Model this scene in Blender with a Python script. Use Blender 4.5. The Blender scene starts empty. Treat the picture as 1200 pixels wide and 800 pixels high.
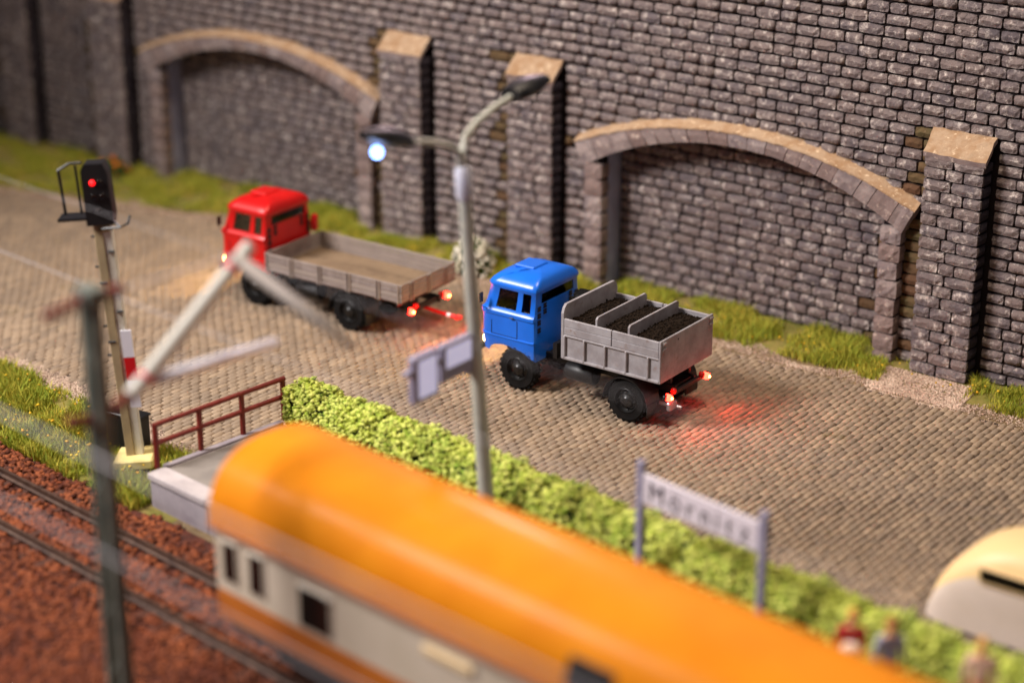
import bpy, math, random
import numpy as np
from mathutils import Vector, Matrix
random.seed(7); rng = np.random.default_rng(7)
R = math.radians
S = bpy.context.scene
COL = S.collection

# ------------------------------------------------------------------ camera
cam = bpy.data.cameras.new('camera'); camo = bpy.data.objects.new('camera', cam); COL.objects.link(camo); S.camera = camo
cam.sensor_width = 36.0; cam.lens = 36.0 * 2350.8 / 1200.0; cam.clip_start = 0.5; cam.clip_end = 500
camo.location = (30.072, -35.382, 19.273)
camo.rotation_euler = (R(90 - 21.243), 0, R(38.011))
cam.dof.use_dof = True; cam.dof.focus_distance = 48.3; cam.dof.aperture_fstop = 0.084; cam.dof.aperture_blades = 0

# ------------------------------------------------------------------ light (a room with lamps above the layout)
W = bpy.data.worlds.new('World'); S.world = W; W.use_nodes = True
bg = W.node_tree.nodes['Background']; bg.inputs[0].default_value = (0.62, 0.62, 0.84, 1); bg.inputs[1].default_value = 0.10
def area(name, loc, target, size, power, col):
    l = bpy.data.lights.new(name, 'AREA'); l.shape = 'DISK'; l.size = size; l.energy = power; l.color = col
    o = bpy.data.objects.new(name, l); COL.objects.link(o); o.location = loc
    o.rotation_euler = (Vector(target) - Vector(loc)).to_track_quat('-Z', 'Y').to_euler()
    return o
def spot(name, loc, target, radius, power, col, cone, blend):
    l = bpy.data.lights.new(name, 'SPOT'); l.shadow_soft_size = radius; l.energy = power; l.color = col; l.spot_size = R(cone); l.spot_blend = blend
    o = bpy.data.objects.new(name, l); COL.objects.link(o); o.location = loc
    o.rotation_euler = (Vector(target) - Vector(loc)).to_track_quat('-Z', 'Y').to_euler()
spot('exhibition_spot_lamp', (-22, -32, 38), (8, -1, 0), 8.0, 172000, (1.0, 0.945, 0.92), 80, 1.0)
area('ceiling_lamp_top', (10, 2, 46), (2, 0, 0), 16, 13500, (1.0, 0.82, 0.64))
area('ceiling_lamp_back', (-31, 48.5, 30), (8, -10, 4), 4.0, 11000, (1.0, 0.72, 0.80))
S.view_settings.view_transform = 'Standard'; S.view_settings.look = 'None'
S.view_settings.gamma = 1.0; S.view_settings.use_curve_mapping = False; S.view_settings.exposure = 0.12
S.render.engine = 'CYCLES'

# ------------------------------------------------------------------ materials
def lin(c):
    return tuple(((x / 255) / 12.92 if x / 255 <= 0.04045 else ((x / 255 + 0.055) / 1.055) ** 2.4) for x in c) + (1,)
class NT:
    def __init__(s, name):
        s.m = bpy.data.materials.new(name); s.m.use_nodes = True; s.t = s.m.node_tree; s.n = s.t.nodes
        s.b = s.n['Principled BSDF']
    def node(s, t, **k):
        n = s.n.new(t)
        for a, v in k.items(): setattr(n, a, v)
        return n
    def link(s, a, b): s.t.links.new(a, b)
    def mix(s, fac, a, b, mode='MIX'):
        n = s.node('ShaderNodeMix', data_type='RGBA', blend_type=mode)
        for i, v in ((0, fac), (6, a), (7, b)):
            if hasattr(v, 'is_linked'): s.link(v, n.inputs[i])
            else: n.inputs[i].default_value = v
        return n.outputs[2]
    def noise(s, scale, detail=4, rough=0.6, coord='Object', w=None):
        tc = s.node('ShaderNodeTexCoord'); n = s.node('ShaderNodeTexNoise'); n.inputs['Scale'].default_value = scale
        n.inputs['Detail'].default_value = detail; n.inputs['Roughness'].default_value = rough
        if coord == 'World':
            g = s.node('ShaderNodeNewGeometry'); s.link(g.outputs['Position'], n.inputs['Vector'])
        else: s.link(tc.outputs[coord], n.inputs['Vector'])
        return n.outputs[0]
    def ramp(s, v, lo, hi):
        n = s.node('ShaderNodeMapRange', interpolation_type='SMOOTHSTEP'); n.inputs[1].default_value = lo; n.inputs[2].default_value = hi
        s.link(v, n.inputs[0]); return n.outputs[0]
    def bump(s, h, strength, dist):
        n = s.node('ShaderNodeBump'); n.inputs['Strength'].default_value = strength; n.inputs['Distance'].default_value = dist
        s.link(h, n.inputs['Height']); s.link(n.outputs[0], s.b.inputs['Normal'])
def M(name, c1, c2=None, scale=3.0, rough=0.7, bump=0.0, bscale=20.0, bdist=0.03, spec=0.4, rnd=None, c3=None, lo=0.35, hi=0.65, metal=0.0, fine=None, coord='World', coat=0.0):
    k = NT(name); c1 = lin(c1)
    out = c1
    if c2 is not None: out = k.mix(k.ramp(k.noise(scale, 5, 0.65, coord), lo, hi), c1, lin(c2))
    if rnd:
        if rnd == 'island': g = k.node('ShaderNodeNewGeometry'); r = g.outputs['Random Per Island']
        else: g = k.node('ShaderNodeObjectInfo'); r = g.outputs['Random']
        out = k.mix(r, out, lin(c3))
    if fine: out = k.mix(k.ramp(k.noise(fine[1], 3, 0.7, coord), fine[2], fine[3]), out, lin(fine[0]))
    if isinstance(out, tuple): k.b.inputs['Base Color'].default_value = out
    else: k.link(out, k.b.inputs['Base Color'])
    k.b.inputs['Roughness'].default_value = rough; k.b.inputs['Specular IOR Level'].default_value = spec; k.b.inputs['Metallic'].default_value = metal
    k.b.inputs['Coat Weight'].default_value = coat; k.b.inputs['Coat Roughness'].default_value = 0.2
    if bump: k.bump(k.noise(bscale, 5, 0.7, coord), bump, bdist)
    return k.m
def emit(name, col, strength):
    k = NT(name); k.b.inputs['Base Color'].default_value = lin(col); k.b.inputs['Emission Color'].default_value = lin(col); k.b.inputs['Emission Strength'].default_value = strength
    return k.m
def glass(name, tint, alpha):
    k = NT(name); t = k.node('ShaderNodeBsdfTransparent'); t.inputs[0].default_value = tint + (1,)
    g = k.node('ShaderNodeBsdfGlossy'); g.inputs['Roughness'].default_value = 0.05
    f = k.node('ShaderNodeFresnel'); f.inputs[0].default_value = 1.45
    x = k.node('ShaderNodeMixShader'); k.link(f.outputs[0], x.inputs[0]); k.link(t.outputs[0], x.inputs[1]); k.link(g.outputs[0], x.inputs[2])
    k.link(x.outputs[0], k.n['Material Output'].inputs[0]); return k.m
MT = {}
MT['brick'] = M('brick_stone', (137, 124, 121), (100, 91, 95), 2.4, 0.88, 0.9, 9, 0.08, 0.2, 'object', (128, 113, 109), fine=((218, 204, 194), 5.2, 0.50, 0.76))
MT['brick_joined'] = M('brick_stone_far', (137, 124, 121), (100, 91, 95), 2.4, 0.88, 0.9, 9, 0.08, 0.2, 'island', (128, 113, 109), fine=((218, 204, 194), 5.2, 0.50, 0.76))
MT['brick_moss'] = M('brick_mossy', (104, 84, 58), (84, 78, 50), 1.4, 0.9, 0.5, 9, 0.06, 0.2, 'object', (98, 70, 52), fine=((150, 128, 100), 6, 0.62, 0.8))
MT['brick_dark'] = M('brick_dark_side', (68, 63, 71), (52, 48, 58), 2.2, 0.9, 0.8, 9, 0.08, 0.15, 'object', (52, 46, 52), fine=((92, 84, 86), 4.2, 0.6, 0.8))  # darker brick tone, used only on the buttresses' right side faces
MT['mortar'] = M('mortar_dark', (30, 25, 27), (40, 33, 32), 2, 0.95, 0.4, 8, 0.05, 0.1)
MT['reveal'] = M('reveal_grey', (166, 168, 194), (144, 146, 172), 1.5, 0.9, 0.3, 10, 0.03, 0.2)
MT['sand'] = M('sandy_ledge', (172, 146, 120), (156, 124, 94), 2.5, 0.95, 0.6, 12, 0.05, 0.15, fine=((214, 188, 158), 7, 0.55, 0.75))
MT['quoin'] = M('quoin_stone', (162, 147, 142), (126, 113, 113), 1.6, 0.88, 0.6, 7, 0.07, 0.25, 'object', (130, 110, 104), fine=((206, 186, 172), 4.5, 0.56, 0.76))
MT['paver'] = M('paver', (168, 146, 122), (148, 127, 105), 0.5, 0.8, 0.7, 12, 0.03, 0.25, 'island', (134, 117, 100), fine=((130, 112, 70), 0.9, 0.62, 0.85))
MT['paver1'] = M('paver_single', (168, 146, 122), (148, 127, 105), 0.5, 0.8, 0.7, 12, 0.03, 0.25, 'object', (134, 117, 100), fine=((130, 112, 70), 0.9, 0.62, 0.85))
MT['joint'] = M('paving_joint', (52, 40, 33), (62, 48, 38), 2, 0.95)
MT['soil'] = M('soil', (104, 86, 62), (136, 116, 88), 1.2, 0.95, 0.5, 8, 0.08, 0.15)
MT['gravel'] = M('gravel', (226, 202, 180), (186, 160, 138), 1.0, 0.9, rnd='island', c3=(158, 132, 116))
MT['ballast'] = M('ballast', (154, 86, 50), (128, 64, 36), 0.8, 0.85, rnd='island', c3=(74, 36, 24), lo=.3, hi=.7, spec=0.25)
MT['ballast_bed'] = M('ballast_bed', (92, 42, 26), (60, 28, 18), 3, 0.95, 0.6, 9, 0.1)
MT['grass'] = M('grass_blade', (172, 168, 56), (214, 190, 80), 0.9, 0.8, rnd='island', c3=(128, 148, 50), spec=0.15)
MT['turf'] = M('turf', (112, 112, 50), (142, 124, 74), 1.0, 0.95, 0.5, 9, 0.08, 0.1)
MT['flower_y'] = M('flower_yellow', (222, 190, 40), (214, 160, 30), 2, 0.8)
MT['flower_o'] = M('flower_orange', (214, 120, 30), (196, 90, 30), 2, 0.8)
MT['flower_w'] = M('flower_white', (228, 222, 206), (204, 196, 170), 2, 0.8)
MT['leaf_bush'] = M('bush_leaf', (70, 100, 36), (96, 120, 50), 2, 0.8, rnd='island', c3=(50, 76, 30))
MT['hedge'] = M('hedge_foam', (184, 198, 72), (128, 158, 54), 1.6, 0.85, rnd='island', c3=(220, 222, 120), spec=0.15)
MT['hedge_core'] = M('hedge_core', (40, 58, 20), (28, 42, 14), 4, 0.95, 0.8, 12, 0.08)
MT['black'] = M('black_plastic', (16, 15, 16), (22, 20, 20), 4, 0.45, spec=0.45)
MT['rubber'] = M('tyre_rubber', (17, 16, 17), (25, 23, 22), 6, 0.7, 0.2, 30, 0.02, 0.15)
MT['rim'] = M('wheel_rim', (16, 15, 15), (26, 24, 22), 5, 0.4, spec=0.5)
MT['blue'] = M('blue_paint', (22, 110, 226), (18, 102, 214), 1, 0.33, spec=0.5, coat=0.15)
MT['red'] = M('red_paint', (206, 14, 12), (192, 10, 10), 1, 0.4, spec=0.45, coat=0.1)
MT['bedgrey'] = M('bed_grey', (160, 155, 158), (140, 133, 135), 2.2, 0.6, 0.15, 20, 0.01, 0.4, fine=((130, 112, 106), 3.5, 0.55, 0.8))
MT['planks'] = M('plank_grey', (146, 132, 126), (118, 104, 98), 2.5, 0.75, 0.3, 24, 0.01, 0.3, 'object', (152, 138, 128))
MT['floorwood'] = M('floor_wood', (138, 116, 92), (108, 88, 70), 2, 0.8, 0.3, 24, 0.01, 0.3, 'object', (138, 116, 92))
MT['coal'] = M('coal', (26, 19, 14), (14, 11, 9), 5, 0.9, 0.6, 30, 0.03, 0.1, 'island', (42, 31, 22))
MT['seat'] = M('seat_brown', (214, 130, 50), (190, 108, 44), 4, 0.8)
MT['chrome'] = M('chrome', (170, 172, 182), None, rough=0.3, metal=0.8)
MT['glass'] = glass('cab_glass', (0.9, 0.9, 0.9), 0.5)
MT['tail_on'] = emit('tail_lamp_lit', (255, 34, 22), 30.0)
MT['tail_hot'] = emit('tail_lamp_core', (255, 150, 70), 26.0)
MT['tail_off'] = M('tail_lens', (190, 30, 24), None, rough=0.25)
MT['head_on'] = emit('head_lamp_lit', (255, 205, 120), 22.0)
MT['led'] = emit('street_led', (130, 170, 255), 9.0)
MT['sig_red'] = emit('signal_red', (255, 20, 24), 3.2)
MT['mastwhite'] = M('signal_mast_white', (226, 220, 206), (206, 198, 178), 2, 0.6)
MT['mastbeige'] = M('signal_mast_beige', (176, 156, 118), (160, 142, 108), 2, 0.7)
MT['panel_glow'] = emit('panel_white_glow', (206, 204, 236), 0.45)  # plain white panels; slight glow added to brighten them
MT['white'] = M('white_enamel', (232, 230, 238), None, rough=0.45)
MT['redp'] = M('red_enamel', (206, 20, 28), None, rough=0.45)
MT['yellowbase'] = M('yellowish_concrete', (226, 208, 140), (206, 186, 122), 2, 0.8, 0.2, 12, 0.02)
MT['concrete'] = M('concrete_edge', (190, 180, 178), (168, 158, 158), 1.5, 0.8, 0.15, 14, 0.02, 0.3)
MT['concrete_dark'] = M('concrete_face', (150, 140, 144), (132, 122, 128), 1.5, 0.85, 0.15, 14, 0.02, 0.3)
MT['asphalt'] = M('platform_asphalt', (140, 132, 124), (126, 118, 112), 1.0, 0.85, 0.2, 30, 0.02, 0.3)
MT['rail_brown'] = M('railing_brown', (122, 34, 26), (104, 26, 20), 3, 0.5)
MT['polegrey'] = M('pole_grey', (176, 174, 160), (160, 160, 150), 1.5, 0.5, spec=0.4)
MT['poleblue'] = M('collar_grey', (186, 186, 196), None, rough=0.5)
MT['lilac'] = M('sign_grey', (150, 146, 168), (138, 134, 156), 2, 0.55)
MT['signwhite'] = M('sign_white', (214, 206, 214), None, rough=0.5)
MT['ink'] = M('sign_ink', (40, 32, 44), None, rough=0.6)
MT['orange'] = M('coach_orange', (220, 134, 24), (211, 124, 20), 0.6, 0.6, spec=0.05, coat=0.055)
MT['cream'] = M('coach_cream', (206, 192, 172), (198, 184, 162), 0.8, 0.45)
MT['orangeband'] = M('coach_orange_band', (190, 110, 40), (172, 96, 38), 0.8, 0.5)
MT['caravan_roof'] = M('caravan_cream', (238, 206, 150), (232, 198, 142), 0.8, 0.45)
MT['caravan_side'] = M('caravan_grey', (222, 204, 190), (214, 196, 180), 0.8, 0.5)
MT['darkglass'] = M('dark_glass', (20, 14, 14), None, rough=0.12, spec=0.6)
MT['lattice'] = M('mast_greygreen', (112, 116, 106), (92, 98, 90), 2, 0.6)
MT['insul'] = M('insulator_brown', (112, 44, 34), None, rough=0.4)
MT['tube'] = M('cantilever_grey', (196, 192, 182), None, rough=0.5)
MT['lilac_wire'] = M('stitch_grey', (140, 130, 122), None, rough=0.6)
MT['wire'] = M('wire_grey', (176, 172, 176), None, rough=0.5)
MT['pinkring'] = M('ring_red', (226, 70, 84), None, rough=0.5)
MT['steel'] = M('rail_steel', (96, 74, 62), (70, 52, 44), 4, 0.5, metal=0.4)
MT['sleeper'] = M('sleeper_brown', (82, 48, 36), (64, 38, 28), 3, 0.85)
MT['skin'] = M('skin_paint', (226, 160, 110), None, rough=0.6)
for nm, c in dict(jred=(176, 26, 34), jwhite=(236, 226, 214), jgrey=(168, 166, 184), tdark=(44, 46, 60), hblond=(216, 160, 66), hbrown=(160, 92, 40), pinkc=(234, 196, 170), shoe=(40, 30, 26)).items():
    MT[nm] = M('cloth_' + nm, c, None, rough=0.75)

# ------------------------------------------------------------------ mesh helpers
class MB:
    def __init__(s): s.v = []; s.f = []; s.m = []
    def add(s, V, F, m=0):
        o = len(s.v); s.v.extend([tuple(p) for p in V]); s.f.extend([tuple(i + o for i in q) for q in F]); s.m.extend([m] * len(F)); return s
    def box(s, c, d, m=0, bev=0.0, rot=None):
        hx, hy, hz = d[0] / 2, d[1] / 2, d[2] / 2; c = Vector(c)
        rm = rot.to_matrix() if rot is not None and hasattr(rot, 'to_matrix') else rot
        P = []
        if bev <= 0:
            for z in (-hz, hz):
                for x, y in ((-hx, -hy), (hx, -hy), (hx, hy), (-hx, hy)): P.append(Vector((x, y, z)))
            F = [(3, 2, 1, 0), (4, 5, 6, 7), (0, 1, 5, 4), (1, 2, 6, 5), (2, 3, 7, 6), (3, 0, 4, 7)]
        else:
            b = min(bev, hx * .9, hy * .9, hz * .9); idx = {}
            for ax in range(3):
                for sx in (-1, 1):
                    for sy in (-1, 1):
                        for sz in (-1, 1):
                            h = [hx - b, hy - b, hz - b]; h[ax] += b
                            idx[(ax, sx, sy, sz)] = len(P); P.append(Vector((sx * h[0], sy * h[1], sz * h[2])))
            F = []
            def q(*k): F.append(tuple(idx[i] for i in k))
            for sg in (-1, 1):
                a = [(0, sg, -1, -1), (0, sg, 1, -1), (0, sg, 1, 1), (0, sg, -1, 1)]; q(*(a if sg > 0 else a[::-1]))
                a = [(1, -1, sg, -1), (1, -1, sg, 1), (1, 1, sg, 1), (1, 1, sg, -1)]; q(*(a if sg > 0 else a[::-1]))
                a = [(2, -1, -1, sg), (2, 1, -1, sg), (2, 1, 1, sg), (2, -1, 1, sg)]; q(*(a if sg > 0 else a[::-1]))
            for a in (-1, 1):
                for e in (-1, 1):
                    w = [(0, a, e, -1), (0, a, e, 1), (1, a, e, 1), (1, a, e, -1)]; q(*(w if a * e < 0 else w[::-1]))
                    w = [(0, a, -1, e), (2, a, -1, e), (2, a, 1, e), (0, a, 1, e)]; q(*(w if a * e > 0 else w[::-1]))
                    w = [(1, -1, a, e), (1, 1, a, e), (2, 1, a, e), (2, -1, a, e)]; q(*(w if a * e > 0 else w[::-1]))
            for sx in (-1, 1):
                for sy in (-1, 1):
                    for sz in (-1, 1):
                        w = [(0, sx, sy, sz), (1, sx, sy, sz), (2, sx, sy, sz)]; q(*(w if sx * sy * sz > 0 else w[::-1]))
        if rm is not None: P = [rm @ p for p in P]
        return s.add([p + c for p in P], F, m)
    def tube(s, path, r, n=10, m=0, cap=True):
        path = [Vector(p) for p in path]; rr = r if isinstance(r, (list, tuple)) else [r] * len(path)
        V = []; up = Vector((0.13, 0.21, 1)).normalized()
        for i, p in enumerate(path):
            t = (path[min(i + 1, len(path) - 1)] - path[max(i - 1, 0)]).normalized()
            a = t.cross(up)
            if a.length < 1e-3: a = t.cross(Vector((1, 0, 0)))
            a.normalize(); b = a.cross(t)
            for k in range(n):
                g = 2 * math.pi * k / n; V.append(p + rr[i] * (math.cos(g) * a + math.sin(g) * b))
        F = []
        for i in range(len(path) - 1):
            for k in range(n): F.append((i * n + k, i * n + (k + 1) % n, (i + 1) * n + (k + 1) % n, (i + 1) * n + k))
        if cap: F.append(tuple(range(n))[::-1]); F.append(tuple((len(path) - 1) * n + k for k in range(n)))
        return s.add(V, F, m)
    def lathe(s, prof, c, axis='z', n=24, m=0):
        V = []; F = []
        for r, h in prof:
            for k in range(n):
                g = 2 * math.pi * k / n; a, b = r * math.cos(g), r * math.sin(g)
                V.append({'z': (a, b, h), 'y': (b, h, a), 'x': (h, a, b)}[axis])
        for i in range(len(prof) - 1):
            for k in range(n): F.append((i * n + k, i * n + (k + 1) % n, (i + 1) * n + (k + 1) % n, (i + 1) * n + k))
        return s.add([Vector(v) + Vector(c) for v in V], F, m)
    def sphere(s, c, r, n=10, m=0, sc=(1, 1, 1)):
        V = [Vector(c) + Vector((0, 0, r * sc[2]))]; F = []; h = n // 2
        for i in range(1, h):
            t = math.pi * i / h
            for k in range(n): g = 2 * math.pi * k / n; V.append(Vector(c) + Vector((r * sc[0] * math.sin(t) * math.cos(g), r * sc[1] * math.sin(t) * math.sin(g), r * sc[2] * math.cos(t))))
        V.append(Vector(c) - Vector((0, 0, r * sc[2])))
        for k in range(n): F.append((0, 1 + k, 1 + (k + 1) % n)); F.append((len(V) - 1, 1 + (h - 2) * n + (k + 1) % n, 1 + (h - 2) * n + k))
        for i in range(h - 2):
            for k in range(n): a = 1 + i * n; F.append((a + k, a + n + k, a + n + (k + 1) % n, a + (k + 1) % n))
        return s.add(V, F, m)
    def prism(s, pts, d, m=0, capm=None):
        # pts: closed outline (list of Vector), extruded by vector d
        n = len(pts); P = [Vector(p) for p in pts]; d = Vector(d)
        s.add(P + [p + d for p in P], [(i, (i + 1) % n, n + (i + 1) % n, n + i) for i in range(n)], m)
        s.add(P + [p + d for p in P], [tuple(range(n))[::-1], tuple(range(n, 2 * n))], m if capm is None else capm); return s
    def mesh(s, name, mats, smooth=False):
        me = bpy.data.meshes.new(name); me.from_pydata(s.v, [], s.f)
        for m in (mats if isinstance(mats, (list, tuple)) else [mats]): me.materials.append(MT[m])
        me.polygons.foreach_set('material_index', s.m)
        if smooth: me.polygons.foreach_set('use_smooth', [True] * len(s.f))
        me.update(); return me
    def build(s, name, mats, parent=None, smooth=False, loc=(0, 0, 0), rot=(0, 0, 0), split=None, **tags):
        o = link(name, s.mesh(name, mats, smooth), parent, loc, rot, **tags)
        if split: e = o.modifiers.new('edges', 'EDGE_SPLIT'); e.split_angle = R(split)
        return o
def link(name, me, parent=None, loc=(0, 0, 0), rot=(0, 0, 0), scale=None, label=None, cat=None, group=None, kind=None):
    o = bpy.data.objects.new(name, me); COL.objects.link(o); o.location = loc; o.rotation_euler = rot
    if scale: o.scale = scale
    if parent: o.parent = parent
    if label: o['label'] = label
    if cat: o['category'] = cat
    if group: o['group'] = group
    if kind: o['kind'] = kind
    return o
def thing(name, label, cat, loc=(0, 0, 0), rz=0, group=None): return link(name, None, None, loc, (0, 0, rz), label=label, cat=cat, group=group)
def np_mesh(name, V, F, mat, smooth=False):
    me = bpy.data.meshes.new(name); n = F.shape[1]
    me.vertices.add(len(V)); me.vertices.foreach_set('co', V.astype(np.float32).ravel())
    me.loops.add(F.size); me.loops.foreach_set('vertex_index', F.astype(np.int32).ravel())
    me.polygons.add(len(F)); me.polygons.foreach_set('loop_start', np.arange(0, F.size, n, dtype=np.int32))
    for m in (mat if isinstance(mat, list) else [mat]): me.materials.append(MT[m])
    me.update(calc_edges=True); me.validate(); return me
def crumbs(P, size, flat=1.0, seed=0):
    # irregular octahedra at points P; size scalar or array
    g = np.random.default_rng(seed); n = len(P)
    base = np.array([[1, 0, 0], [-1, 0, 0], [0, 1, 0], [0, -1, 0], [0, 0, 1], [0, 0, -1]], float)
    V = np.repeat(base[None], n, 0) * (0.65 + 0.7 * g.random((n, 6, 1)))
    q = g.normal(size=(n, 4)); q /= np.linalg.norm(q, axis=1)[:, None]; w, x, y, z = q.T
    Rm = np.stack([1 - 2 * (y * y + z * z), 2 * (x * y - z * w), 2 * (x * z + y * w), 2 * (x * y + z * w), 1 - 2 * (x * x + z * z), 2 * (y * z - x * w), 2 * (x * z - y * w), 2 * (y * z + x * w), 1 - 2 * (x * x + y * y)], 1).reshape(n, 3, 3)
    V = np.einsum('nij,nkj->nki', Rm, V); V[:, :, 2] *= flat
    V = V * np.asarray(size).reshape(-1, 1, 1) + P[:, None, :]
    F = np.array([[0, 2, 4], [2, 1, 4], [1, 3, 4], [3, 0, 4], [2, 0, 5], [1, 2, 5], [3, 1, 5], [0, 3, 5]])
    F = (F[None] + 6 * np.arange(n)[:, None, None]).reshape(-1, 3)
    return V.reshape(-1, 3), F
def blades(P, h, lean, w, seed=0):
    g = np.random.default_rng(seed); n = len(P); a = g.random(n) * 2 * math.pi; b = g.random(n) * 2 * math.pi
    dx = np.stack([np.cos(a), np.sin(a), 0 * a], 1) * (w / 2)
    hh = np.asarray(h)[:, None]; ln = np.stack([np.cos(b), np.sin(b), 0 * b], 1) * (g.random(n)[:, None] * lean * hh)
    mid = P + ln * 0.35 + np.array([0, 0, 0.55]) * hh; tip = P + ln + np.array([0, 0, 1.0]) * hh
    V = np.stack([P - dx, P + dx, mid + dx * .8, mid - dx * .8, tip], 1).reshape(-1, 3)
    i = 5 * np.arange(n)[:, None]
    F = np.concatenate([i + np.array([0, 1, 2]), i + np.array([0, 2, 3]), i + np.array([3, 2, 4])], 0)
    return V, F

# ------------------------------------------------------------------ layout functions
TA = R(-5.35); TC, TS = math.cos(TA), math.sin(TA)
def P2W(x, y, o=(-0.95, -8.6)): return (o[0] + x * TC - y * TS, o[1] + x * TS + y * TC)      # platform-local to world
def y_far(x): return 6.75 if x > -12.5 else 6.75 + (x + 12.5) * 0.29
def y_near(x):
    pts = [(-40, -4.3), (-10.7, -5.05), (-6.9, -5.45), (-3.2, -6.3), (-1.0, -6.4), (-0.8, -4.0), (6, -4.5), (20, -5.7), (40, -7.5)]
    for (a, b), (c, d) in zip(pts, pts[1:]):
        if x <= c: return b + (d - b) * (x - a) / (c - a)
    return -7
def y_ball(x): return -8.5 - 0.105 * (x + 6.4)
def ground_z(x, y):
    if y > y_far(x): return -0.03 + min(0.16, 0.13 * (y - y_far(x)))
    if y > y_near(x): return -0.06
    e = y_ball(x); t = (y_near(x) - y) / max(0.3, y_near(x) - e); t = max(0, min(1, t))
    return -0.04 - 0.22 * t * t * (3 - 2 * t)

# ground sheet
xs = np.arange(-36, 30.1, 0.5); ys = np.concatenate([np.arange(-30, -10, 1.0), np.arange(-10, 9.81, 0.2)])
V = np.array([[x, y, ground_z(x, y)] for x in xs for y in ys]); ny = len(ys)
F = np.array([[i * ny + j, (i + 1) * ny + j, (i + 1) * ny + j + 1, i * ny + j + 1] for i in range(len(xs) - 1) for j in range(ny - 1)])
gm = np_mesh('ground', V, F, ['soil', 'turf'], True)
gm.polygons.foreach_set('material_index', [1 if (lambda c: c[1] > y_far(c[0]) + .5 or (c[1] < y_near(c[0]) - .5 and c[1] > y_ball(c[0]) + .1 and c[0] < 0))(V[f].mean(0)) else 0 for f in F])
link('ground', gm, kind='structure', label='brown soil of the layout board under road, verges and track', cat='ground')

# road: bed sheet + paving stones
b = MB(); rx = np.arange(-34, 27.1, 1.0)
for x0, x1 in zip(rx, rx[1:]):
    b.add([(x0, y_near(x0) + .02, -.045), (x1, y_near(x1) + .02, -.045), (x1, y_far(x1) - .02, -.045), (x0, y_far(x0) - .02, -.045)], [(0, 1, 2, 3)])
road = b.build('road', 'joint', kind='structure', label='brownish small-stone paved road running along the wall', cat='road')
CAMP = np.array(camo.location); cy, sy, cp, sp = math.cos(R(38.011)), math.sin(R(38.011)), math.cos(R(21.243)), math.sin(R(21.243))
CF = np.array([-sy * cp, cy * cp, -sp]); CR = np.array([cy, sy, 0]); CU = np.cross(CR, CF)
def proj(P):
    q = np.atleast_2d(P) - CAMP; z = q @ CF; return np.stack([600 + 2350.8 * (q @ CR) / z, 400 - 2350.8 * (q @ CU) / z, z], 1)
pw, pl = 0.172, 0.32
cells = []
for i, x in enumerate(np.arange(-32, 24, pw)):
    off = (i % 2) * pl / 2 + 0.03 * math.sin(x * 1.7)
    for y in np.arange(-6.8 + off, 7, pl):
        if y_near(x) + 0.12 < y < y_far(x) - 0.1 + 0.15 * math.sin(3 * x) * math.sin(1.3 * x): cells.append((x, y))
cells = np.array(cells); n = len(cells)
# unit paver: slightly domed stone with rounded shoulders
pv = np.array([[-.5, -.5, -.055], [.5, -.5, -.055], [.5, .5, -.055], [-.5, .5, -.055], [-.43, -.46, -.014], [.43, -.46, -.014], [.43, .46, -.014], [-.43, .46, -.014], [-.26, -.34, .010], [.26, -.34, .010], [.26, .34, .010], [-.26, .34, .010]])
pf = np.array([[0, 1, 5, 4], [1, 2, 6, 5], [2, 3, 7, 6], [3, 0, 4, 7], [4, 5, 9, 8], [5, 6, 10, 9], [6, 7, 11, 10], [7, 4, 8, 11], [8, 9, 10, 11]])
pj = proj(np.c_[cells, np.zeros(n)])
inview = (pj[:, 0] > 840) & (pj[:, 0] < 1190) & (pj[:, 1] > 440) & (pj[:, 1] < 640)
order = np.argsort(pj[:, 2] + np.where(inview, 0, 1000)); single = np.zeros(n, bool); single[order[:300]] = True
jit = rng.normal(size=(n, 6))
sc = np.stack([pw * 0.88 * (1 + .03 * jit[:, 0]), pl * 0.96 * (1 + .03 * jit[:, 1]), 1 + .12 * jit[:, 2]], 1)
pos = np.c_[cells + .008 * jit[:, 3:5], .005 * jit[:, 5]]
vv = pv[None] * sc[~single][:, None, :]
tilt = rng.normal(size=(len(vv), 2)) * 0.04; vv[:, :, 2] += vv[:, :, 0] * tilt[:, :1] + vv[:, :, 1] * tilt[:, 1:]
vv += pos[~single][:, None, :]
m = np_mesh('paving', vv.reshape(-1, 3), (pf[None] + 12 * np.arange(len(vv))[:, None, None]).reshape(-1, 4), 'paver', True)
link('paving', m, road, kind='stuff')
pme = np_mesh('paving_stone', pv, pf, 'paver1', True)
for i in np.where(single)[0]: link('paving_stone', pme, road, tuple(pos[i]), (jit[i, 0] * .03, jit[i, 1] * .03, jit[i, 2] * .02), tuple(sc[i]))

# ------------------------------------------------------------------ retaining wall
YW, YP, YA, YR = 8.5, 8.0, 8.2, 9.15
CH = 0.295; PERIOD = 17.76
PIL = [-26.6, -21.79, -8.84, -4.03, 8.92, 13.73]; PWD = 1.6; ZCAP = 5.86
ARCH = [3.44 - PERIOD, 3.44]; HWI, HWO = 4.32, 4.88; ZS = 3.95
RI = (HWI ** 2 + 1.03 ** 2) / 2.06; CI = ZS + 1.03 - RI                 # intrados circle
HE = 5.24; RO = (HE ** 2 + 1.1 ** 2) / 2.2; ZEX = 5.36; CO = ZEX - RO     # extrados circle
def intr(dx): return CI + math.sqrt(RI * RI - dx * dx)
def extr(dx): return CO + math.sqrt(RO * RO - dx * dx)
WX0, WX1, WZ = -31.0, 15.5, 11.0
wall = thing('retaining_wall', 'tall grey stone retaining wall with buttresses and blind arches behind the road', 'wall', (-8, 9.5, 0))
WO = Vector(wall.location)
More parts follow.
